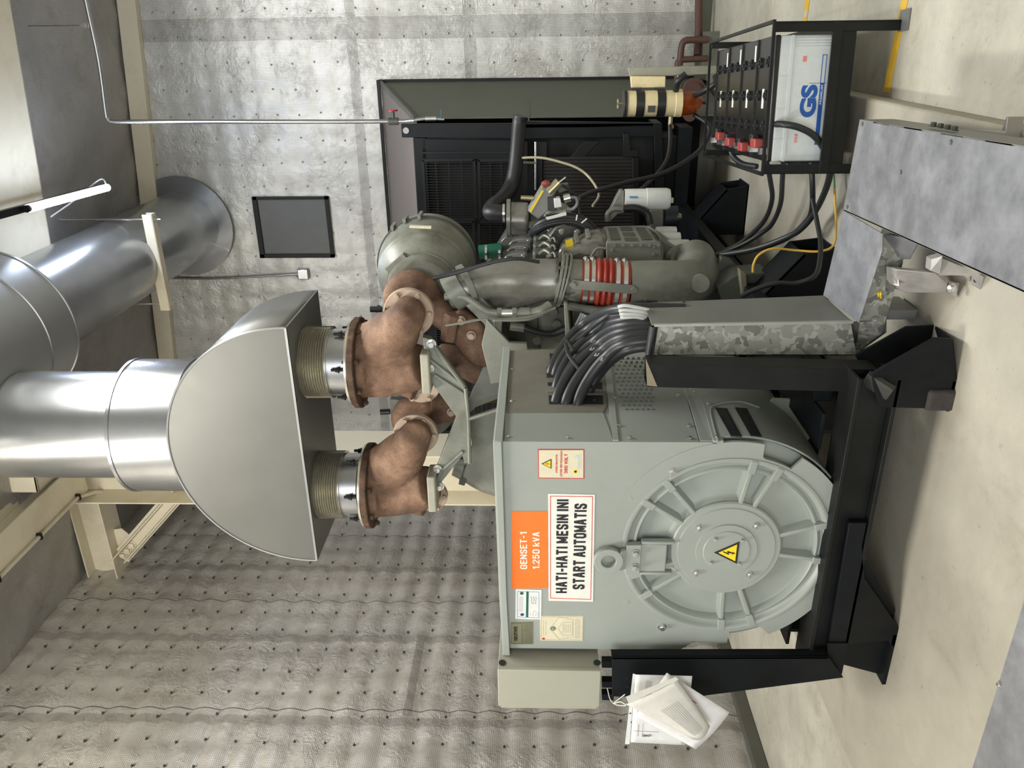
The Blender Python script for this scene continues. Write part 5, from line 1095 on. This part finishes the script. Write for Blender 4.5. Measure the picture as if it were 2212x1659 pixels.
# ------------------------------------------------------------------ power cables between riser duct and alternator
rnd = random.Random(11)
spec = [
 ([(1420,668,3.30),(1340,668,3.34),(1270,694,3.5),(1222,742,3.62),(1190,806,3.70)], 0),
 ([(1420,678,3.27),(1345,680,3.34),(1280,706,3.5),(1230,752,3.6),(1200,810,3.66)], 0),
 ([(1420,689,3.22),(1350,692,3.30),(1287,718,3.42),(1232,770,3.52),(1202,838,3.54)], 0),
 ([(1420,700,3.20),(1352,703,3.27),(1294,730,3.38),(1245,778,3.46),(1212,842,3.50)], 1),
 ([(1420,711,3.18),(1355,715,3.24),(1296,744,3.32),(1235,800,3.40),(1201,868,3.42)], 1),
 ([(1420,722,3.16),(1358,727,3.20),(1302,757,3.28),(1252,812,3.34),(1222,872,3.38)], 1),
 ([(1420,734,3.14),(1362,740,3.16),(1312,769,3.22),(1272,818,3.30),(1247,874,3.35)], 1),
 ([(1420,746,3.14),(1375,751,3.14),(1330,771,3.2),(1296,806,3.24),(1272,850,3.30)], 0),
]
for i, (pts, wt) in enumerate(spec):
    zi = ('uppermost','second from the top','third from the top','fourth from the top','fourth from the bottom','third from the bottom','second from the bottom','lowest')[i]
    c = thing('power_cable', tuple(P(pts[0][0],pts[0][1],y=pts[0][2])), 'thick black power cable curving from duct to alternator, '+zi+' of the bundle', 'cable', 'power cables from the riser duct')
    w3 = [P(a,b,y=y) for a, b, y in pts]; w3[-1] = S_(pts[-1][0],pts[-1][1]); w3[-2] = P(pts[-2][0],pts[-2][1],x=XR+.10); w3[-3] = P(pts[-3][0],pts[-3][1],x=XR+.20); e = w3[-1]; w3.append(e+V((-.10,0,-.02)))
    w3[0] = w3[0]-Z_*.12
    MB().tube(w3, .025 if i != 7 else .022, 16, 8).build('sheath', CABL, c)
    if wt:
        p = w3[2].lerp(w3[3], .35)+V((.022,-.014,.004)); m = MB()
        for k in range(3): m.bar(p+V((0,.0,-.012*k)), p+V((.002,0,-.012*k+.012*(k % 2))), .0022, .0022)
        for k in range(2): m.bar(p+V((0,0,-.012*k)), p+V((.012,0,-.012*k-.010)), .0022, .0022)
        m.build('white_marking', WHT, c)['kind'] = 'stuff'
for k, y0 in enumerate((661, 669, 676, 682)):
    c = thing('control_cable', tuple(P(1400,y0,y=3.3)), 'thin white control cable entering the riser duct, '+('topmost','second','third','lowest')[k]+' of four', 'cable', 'white cables at the duct mouth')
    MB().tube([P(1400,y0+8,y=3.25),P(1375,y0+3,y=3.22),P(1350,y0+k*1.5-1,y=3.2),P(1334+k*2,y0+2,y=3.2)], .0075, 8).build('sheath', WHT, c)
c = thing('control_cable', tuple(P(1390,655,y=3.3)), 'thin black cable looping over the duct mouth towards the engine', 'cable')
tb_([(1420,652,3.4),(1385,652,3.4),(1350,662,3.38),(1300,690,3.4),(1265,720,3.5),(1240,740,3.6)], .010, 'sheath', CABL, c); 
c = thing('cable_strap', tuple(P(1250,800,y=3.3)), 'black plastic tie band around the bundle of thick power cables', 'cable tie')
tb_([(1222,742,3.45),(1228,766,3.36),(1245,790,3.28),(1262,812,3.235),(1278,836,3.25)], .009, 'strap', RUB, c, 8); tb_([(1224,735,3.6),(1240,760,3.42)], .009, 'strap', RUB, c, 8)
MB().bar(P(1262,820,y=3.2), P(1267,826,y=3.2), .014, .01).build('buckle', CHR, c)

# ================================================================== BATTERY RACK
ang = math.radians(7); ux = V((math.cos(ang), math.sin(ang), 0)); uy = V((-math.sin(ang)*.62, math.cos(ang), 0)).normalized()
Rc = P(1686,76,z=.43); W_ = .56; O = Rc-ux*W_; O.z = 0
def Lb(m, x0, x1, y0, y1, z0, z1):
    c = O+ux*(x0+x1)/2+uy*(y0+y1)/2+Z_*(z0+z1)/2
    return m.obox(c, ux*(x1-x0)/2, uy*(y1-y0)/2, Z_*(z1-z0)/2)
LP = lambda x, y, z: O+ux*x+uy*y+Z_*z
BD = .315; D_ = BD*4+.06
rk = thing('battery_rack', tuple(LP(W_/2,D_/2,0)), 'black angle-steel battery rack with open top rails standing at the plinth edge', 'rack')
def rb(x0,x1,y0,y1,z0,z1,name,mat=BLK2): return Lb(MB(), x0,x1,y0,y1,z0,z1).build(name, mat, rk, bev=.002)
rb(W_+.01,W_+.055,-.05,-.04,-.1,.475,'leg'); rb(W_+.045,W_+.055,-.05,0,-.1,.475,'leg')
rb(-.055,-.01,-.05,-.04,.0,.475,'leg'); rb(-.055,-.045,-.05,0,.0,.475,'leg')
rb(W_+.02,W_+.055,D_,D_+.04,-.1,.475,'leg'); rb(-.055,-.02,D_,D_+.04,0,.475,'leg')
rb(-.055,W_+.055,-.052,-.042,.165,.21,'bottom_rail'); rb(-.055,W_+.055,-.05,D_+.03,.165,.175,'shelf_plate'); rb(-.055,W_+.055,-.05,-.0,.165,.172,'bottom_rail'); rb(-.055,W_+.055,-.045,-.03,.10,.165,'bottom_rail')
m = MB(); hz_ = .475
for a, b in ((LP(-.055,-.05,hz_),LP(W_+.055,-.05,hz_)),(LP(-.055,D_+.04,hz_),LP(W_+.055,D_+.04,hz_)),(LP(-.055,-.05,hz_),LP(-.055,D_+.04,hz_)),(LP(W_+.055,-.05,hz_),LP(W_+.055,D_+.04,hz_))):
    MB().bar(a, b, .016, .014).build('top_rail', BLK2, rk, bev=.001)
MB().bar(LP(W_+.05,-.02,-.095), LP(W_+.05,-.12,-.095), .09, .006).build('foot_plate', paint('worn_steel', (.2,.2,.2), .5, .3), rk)
MB().cyl(LP(W_+.07,-.02,.33), LP(W_+.10,-.02,.33), .006, n=8).build('pin', CHR, rk)
names = ('nearest battery, white case with blue lettering GS, at the front of the black rack', 'second battery from the front in the black rack, small white label on its glossy lid', 'third battery from the front in the black rack, small white label on its glossy lid', 'farthest of the four batteries in the black rack, black lid')
protoB = None
def make_batt():
    b = thing('battery', tuple(LP(W_/2,0,.18)), names[0], 'battery', 'batteries in the black rack')
    Lb(MB(), .0,W_,.0,BD-.012,.176,.425).build('case', BATT, b, bev=.006)
    Lb(MB(), -.002,W_+.002,-.002,BD-.010,.425,.448).build('lid', BATB, b, bev=.006)
    for yy in (.085, .225):
        for xx in (.16, .30, .45):
            MB().lathe(LP(xx,yy,.447), Z_, [(0,.024),(.012,.024),(.012,.012),(.018,.012)], 14).build('vent_cap', RUB, b)
    for yy in (.05, .25): Lb(MB(), .03,.06,yy-.015,yy+.015,.448,.475).build('terminal', CHR, b)
    Lb(MB(), .46,.535,.02,.045,.4485,.450).build('lid_label', WHT, b); Lb(MB(), .24,.33,.13,.165,.4485,.450).build('lid_label', WHT, b)
    Lb(MB(), .0,W_,.288,.292,.4485,.456).build('lid_ridge', RUB, b)
    return b
bt0 = make_batt()
bts = [bt0]
for i in range(1, 4):
    r = bt0.copy(); COL.objects.link(r); r.location = bt0.location+uy*BD*i; r['label'] = names[i]; r['group'] = 'batteries in the black rack'; bts.append(r); OFF[r] = OFF[bt0]
    for ch in list(bt0.children):
        c = ch.copy(); COL.objects.link(c); c.parent = r
# front face printing on the nearest battery
def fb(x0, x1, z0, z1, name, mat, d=.001, off=0): return Lb(MB(), x0,x1,-d-off,-off,z0,z1).build(name, mat, bt0)
fb(0,W_,.365,.378,'case_ridge',BATT,.008); 
for x in (.012,.024,.036,.048): fb(W_-x-.004,W_-x,.18,.365,'case_rib',BATT,.003)
for x in (.10,.235,.38): fb(x,x+.004,.378,.424,'case_rib',BATT,.003)
for x in (.01,.022): fb(x,x+.004,.18,.365,'case_rib',BATT,.003)
fb(.075,.35,.208,.228,'blue_bar',BLUE,.001); m = MB()
for (x0,x1,z0,z1) in ((.35,.475,.226,.229),(.35,.475,.208,.211),(.472,.475,.208,.229),(.35,.352,.2,.28)): Lb(m, x0,x1,-.001,0,z0,z1)
m.build('blue_outline', BLUE, bt0)['kind'] = 'stuff'
text('GS', LP(.272,-.0006,.275), .145, .076, BLUE, bt0, xax=ux, bold=.05)
text('PREMIUM', LP(.30,-.0012,.218), .085, .010, WHT, bt0, xax=ux, bold=.01)
strokes('358', LP(.105,-.0006,.318), .042, .014, plain('pale_red_ink', lin(225,120,120), .5), bt0, xax=ux)
fb(.445,.47,.30,.318,'red_square', plain('pale_red_square', lin(225,130,130), .5), .001)
for k, (x0, y0) in enumerate(((.02,.36),(.03,.66),(.05,.92),(.05,.10))):
    p = LP(x0+.03,y0,.475); c = thing('battery_clamp', tuple(p), ('red battery terminal clamp on the second battery','red battery terminal clamp on the third battery','red battery terminal clamp on the farthest battery','red battery terminal clamp on the nearest battery')[k], 'clamp', 'red battery clamps')
    MB().obox(p, ux*.022, uy*.045, Z_*.022).build('insulating_boot', REDC, c, bev=.006); MB().obox(p+uy*.055+ux*.02, ux*.02, uy*.03, Z_*.018).build('lug', RUB, c, bev=.005)
def cab(lab, pts, r, mat=CABL, name='battery_cable', cat='cable', grp=None):
    c = thing(name, tuple(P(pts[0][0],pts[0][1],**{'z': pts[0][2]} if False else {'y': pts[0][2]})), lab, cat, grp)
    MB().tube([P(a,b,y=y) for a, b, y in pts], r, 12, 8).build('sheath', mat, c); return c
cab('thick black cable arching over the white battery front and down to the engine', [(1640,280,4.4),(1655,274,4.2),(1685,268,3.95),(1730,277,3.92),(1765,300,3.95),(1790,345,4.0),(1790,390,4.05),(1765,450,4.15),(1735,490,4.25),(1700,512,4.35),(1620,540,4.5),(1510,556,4.7)], .016)
cab('black cable hanging under the rack beside the arching one', [(1752,350,4.15),(1755,400,4.15),(1754,450,4.2),(1740,480,4.3),(1690,520,4.4),(1600,545,4.6),(1500,555,4.8)], .014)
cab('black cable running down from the rack to the engine foot, farther left', [(1655,345,4.6),(1664,390,4.65),(1668,430,4.7),(1655,470,4.8),(1630,500,4.9),(1590,530,5.0),(1540,550,5.1)], .014)
cab('black cable from the rack underside to the engine, second from the left', [(1692,350,4.5),(1690,390,4.55),(1686,440,4.6),(1670,480,4.7),(1650,500,4.8),(1600,530,4.9),(1540,552,5.0)], .014)
cab('black cable that loops down to the plinth and back past the skid foot', [(1755,430,4.1),(1765,480,4.0),(1772,520,3.9),(1771,560,3.8),(1760,595,3.7),(1720,612,3.7),(1680,612,3.7),(1640,622,3.7),(1600,640,3.7)], .012)
cab('black U-shaped cable under the left end of the battery rack', [(1615,285,4.95),(1585,300,4.9),(1580,330,4.85),(1600,352,4.8),(1635,360,4.7)], .016)
cab('short red cable strap between two batteries', [(1616,300,4.8),(1622,275,4.8),(1628,262,4.8),(1633,280,4.75),(1632,300,4.7)], .008, REDC)
cab('thin black twin wires hanging below the rack', [(1645,345,4.3),(1665,365,4.25),(1690,372,4.2),(1715,360,4.2),(1730,350,4.2)], .004)
cab('green and yellow earth wire curving from the rack to the engine mount', [(1796,360,4.15),(1802,400,4.1),(1804,440,4.05),(1806,490,4.0),(1800,530,3.95),(1770,543,3.95),(1720,541,4.0),(1670,537,4.0),(1640,550,4.0),(1628,570,4.0),(1626,588,4.0)], .006, YG, 'earth_wire')
cab('green earth wire hanging from the rack', [(1793,345,4.15),(1800,370,4.12),(1803,420,4.08),(1804,455,4.05)], .0055, GW, 'earth_wire')

# ================================================================== SEPARATOR FILTER + PIPES AT THE BACK RIGHT
ws = thing('fuel_water_separator', tuple(P(1515,225,y=5.8)), 'cream cylindrical fuel filter with black straps and an amber bowl on a bracket', 'filter')
ct_ = P(1345,224,y=5.9); R_ = .088; u_ = MPP(ct_)
def zz(px): return (px-1345)*u_
MB().lathe(ct_, -Z_, [(0,R_*1.02),(.012,R_*1.02)], 40).lathe(ct_-Z_*.018, -Z_, [(0,R_*1.02),(.012,R_*1.02)], 40).build('lid_plate', plain('dark_lid', (.06,.06,.06), .5), ws)
MB().cyl(ct_, ct_+Z_*.04, .008, n=8).bar(ct_+V((-.03,0,.035)), ct_+V((.03,0,.035)), .01, .01).build('t_handle', BRASS, ws)
MB().lathe(ct_-Z_*zz(1354), -Z_, [(0,R_),(zz(1340+94),R_),(zz(1340+95),R_*1.03),(zz(1340+122)-zz(0)+zz(0),R_*1.03)] if False else [(0,R_*.97),(zz(1455)-zz(1354),R_*.97),(zz(1456)-zz(1354),R_*1.04),(zz(1470)-zz(1354),R_*1.06)], 40).build('canister', CRM, ws)
for x0, x1 in ((1372,1390),(1417,1435)): MB().lathe(ct_-Z_*zz(x0), -Z_, [(0,R_*1.0),(zz(x1)-zz(x0),R_*1.0)], 40).build('strap', RUB, ws)
MB().obox(ct_+V((-.03,-R_*.99,-zz(1404))), (.022,0,0), (0,.006,0), (0,0,.025)).build('data_plate', plain('dark_plate', (.05,.05,.04), .5), ws)
MB().lathe(ct_-Z_*zz(1470), -Z_, [(0,R_*.95),(.03,R_*.93),(.09,R_*.85),(.13,R_*.6),(.15,R_*.25)], 40).build('bowl', AMB, ws, ang=60)
MB().cyl(ct_-Z_*zz(1517), ct_-Z_*zz(1528), .01, n=8).build('drain_tap', RUB, ws)
MB().cyl(ct_+V((-R_,0,-zz(1450))), ct_+V((-R_-.06,0,-zz(1450))), .016, n=12).sphere(ct_+V((-R_-.07,0,-zz(1452))), .022, 10).build('outlet_elbow', BRASS, ws)
MB().cyl(ct_+V((R_,0,-zz(1462))), ct_+V((R_+.09,0,-zz(1462))), .014, n=12).build('inlet_fitting', BRASS, ws)
a, b = P(1358,152,y=5.95), P(1440,190,y=5.95)
fbk = thing('filter_bracket', tuple(P(1450,160,y=6.0)), 'cream steel bracket and grey channel post holding the cream fuel filter', 'bracket')
MB().prism([P(1362,165,y=5.95),P(1438,165,y=5.95),P(1437,189,y=5.95),P(1364,190,y=5.95)], (0,.05,0)).build('cream_plate', CRM, fbk, bev=.004)
MB().prism([P(1357,146,y=6.0),P(1548,142,y=6.0),P(1548,160,y=6.0),P(1360,165,y=6.0)], (0,.04,0)).build('channel_post', paint('pale_zinc_post', lin(150,150,135), .5, .2), fbk, bev=.003)
for x in (1375, 1425): MB().box(P(x-8,190,y=5.9), P(x+8,200,y=5.96)).build('clamp_block', RUB, fbk)
bp = thing('fuel_pipes', tuple(P(1500,120,y=7.6)), 'brown painted fuel pipes with elbows and a round flange low at the back wall', 'pipe')
MB().tube([P(1510,-60,y=8.2),P(1509,60,y=8.1),P(1506,120,y=8.0)], .035, 16, 1).build('main_pipe', BRN, bp)
tb_([(1528,86,7.9),(1500,86,7.9),(1480,88,7.9),(1473,98,7.9),(1470,120,7.9),(1468,142,7.9)], .030, 'bent_pipe', BRN, bp, 14); tb_([(1528,126,7.9),(1490,128,7.9),(1470,130,7.9),(1463,142,7.9),(1462,190,7.9)], .028, 'bent_pipe', BRN, bp, 14)
MB().lathe(P(1498,192,y=6.9), (0,-1,0), [(0,.085),(.03,.085),(.03,.05),(.06,.05)], 24).build('flange', BRN, bp); MB().lathe(P(1488,248,y=6.9), (0,-1,0), [(0,.05),(.05,.05)], 16).build('lower_flange', BRN, bp)
MB().box(P(1520,68,y=8.0)-V((0,.1,0)), P(1560,150,y=8.1)).build('pipe_support', paint('pipe_support_grey', lin(110,110,100), .6), bp)
cab('black fuel hose drooping from the cream filter to the engine', [(1482,160,5.8),(1465,175,5.8),(1460,195,5.85)], .022, RUB, 'fuel_hose', 'hose')
cab('black hose from the filter bowl curving up to its bracket', [(1500,206,5.86),(1522,196,5.75),(1545,180,5.7),(1545,165,5.75)], .020, RUB, 'fuel_hose', 'hose')
cab('long black fuel hose from the filter down across the radiator to the engine', [(1500,248,5.9),(1528,268,5.8),(1530,295,5.75),(1500,335,5.7),(1430,375,5.6),(1350,395,5.5),(1280,415,5.4),(1250,428,5.3)], .016, RUB, 'fuel_hose', 'hose')
cab('black fuel hose hanging in front of the radiator post from the filter elbow', [(1447,270,5.85),(1447,310,5.8),(1440,345,5.75),(1420,375,5.7),(1395,400,5.6),(1380,412,5.5)], .014, RUB, 'fuel_hose', 'hose')
# thin water pipe down the back wall with valves
wp = thing('steel_drop_pipe', tuple(P(860,262,y=6.82)), 'thin grey steel pipe descending in front of the back wall to a red-wheel valve', 'pipe')
WY_ = 6.82
MB().tube([P(170,-90,y=WY_),P(185,0,y=WY_),P(213,130,y=WY_),P(228,240,y=WY_),P(233,257,y=WY_),P(245,263,y=WY_),P(300,263,y=WY_),P(600,263,y=WY_),P(845,262,y=WY_),P(895,260,y=WY_-.02)], .017, 12, 4).build('pipe', STEEL, wp)
MB().tube([P(895,260,y=WY_-.02),P(915,257,y=WY_-.02),P(960,258,y=WY_-.02)], .013, 10, 2).build('pipe_tail', STEEL, wp)
p = P(850,262,y=WY_); MB().cyl(p+Z_*.04, p-Z_*.04, .030, n=12).cyl(p, p+X_*.075, .014, n=10).build('gate_valve', DGRN, wp); MB().lathe(p+X_*.08, X_, [(0,.042),(.010,.042)], 16).build('red_handwheel', REDV, wp)
p = P(932,257,y=WY_-.03); MB().cyl(p+Z_*.05, p-Z_*.04, .018, n=10).build('ball_valve', CHR, wp); MB().bar(P(954,256,y=WY_-.04), P(953,238,y=WY_-.04), .026, .008).build('blue_lever', BLUV, wp)
sb = thing('pipe_clip', tuple(P(188,55,y=WY_)), 'small white clip bracket with a thin rod holding the pipe near the ceiling', 'bracket')
MB().cyl(P(45,56,y=WY_), P(188,55,y=WY_), .005, n=6).build('rod', STEEL, sb); MB().box(P(30,49,y=WY_), P(60,63,y=WY_+.04)).build('clip', WHT, sb); MB().box(P(170,50,y=WY_-.02), P(196,60,y=WY_+.03)).build('clamp', CHR, sb)
# conduit run with clips below the ceiling beam at the left
cr = thing('beam_conduit', (-3.8,4.6,5.6), 'thin cream conduit clipped along the lower edge of the ceiling beam', 'conduit')
bz = 5.60; cp = [P(0,1252,z=bz)]; xC = P(60,1185,z=bz).x
MB().tube([V((xC,1.5,bz)), V((xC,5.9,bz)), P(205,1063,z=bz), P(225,1063,z=bz-.03)], .016, 8, 1).build('conduit', CREAM, cr)
for y in (3.4,4.2,4.75,5.3,5.9): MB().box((xC-.025,y,bz-.02),(xC+.03,y+.02,bz+.06)).build('clip', BLK2, cr)
# pale green foot plate seen between skid and floor beams
pl2 = thing('mounting_plate', tuple(P(1740,900,y=3.5)), 'pale grey-green bent steel plate low behind the alternator barrel', 'plate')
MB().prism([P(*q_,y=3.30) for q_ in ((1662,870),(1672,862),(1770,866),(1792,858),(1790,912),(1770,912),(1742,958),(1700,925))], (0,.02,0)).build('plate', paint('pale_green_plate', lin(135,142,125), .5), pl2, bev=.003)
MB().lathe(P(1742,881,y=3.298), (0,-1,0), [(0,.010),(.002,.010)], 14).build('bolt_hole', DARK, pl2)
# engine mount odds and ends in the dark gap
mt = thing('engine_mount', tuple(P(1600,600,y=4.2)), 'grey angular engine mount bracket in the dark gap behind the cable duct', 'mount')
pp([(1550,620),(1590,595),(1660,590),(1680,650),(1560,655)], 4.3, .2, 'mount_block', DGRN, mt); pp([(1598,583),(1612,590),(1616,645),(1604,645),(1600,610)], 4.25, .06, 'mount_flange', paint('mount_light', lin(120,116,98), .5, .1, .1), mt); pp([(1558,555),(1580,560),(1600,585),(1560,605),(1545,590)], 4.5, .05, 'mount_rib', paint('mount_grey', lin(75,75,68), .5), mt)
m = MB().lathe(P(1655,632,y=4.2), (-.3,-1,0), [(0,.045),(.012,.045),(.014,.02)], 20).build('adjuster_cap', BEIGEL, mt)
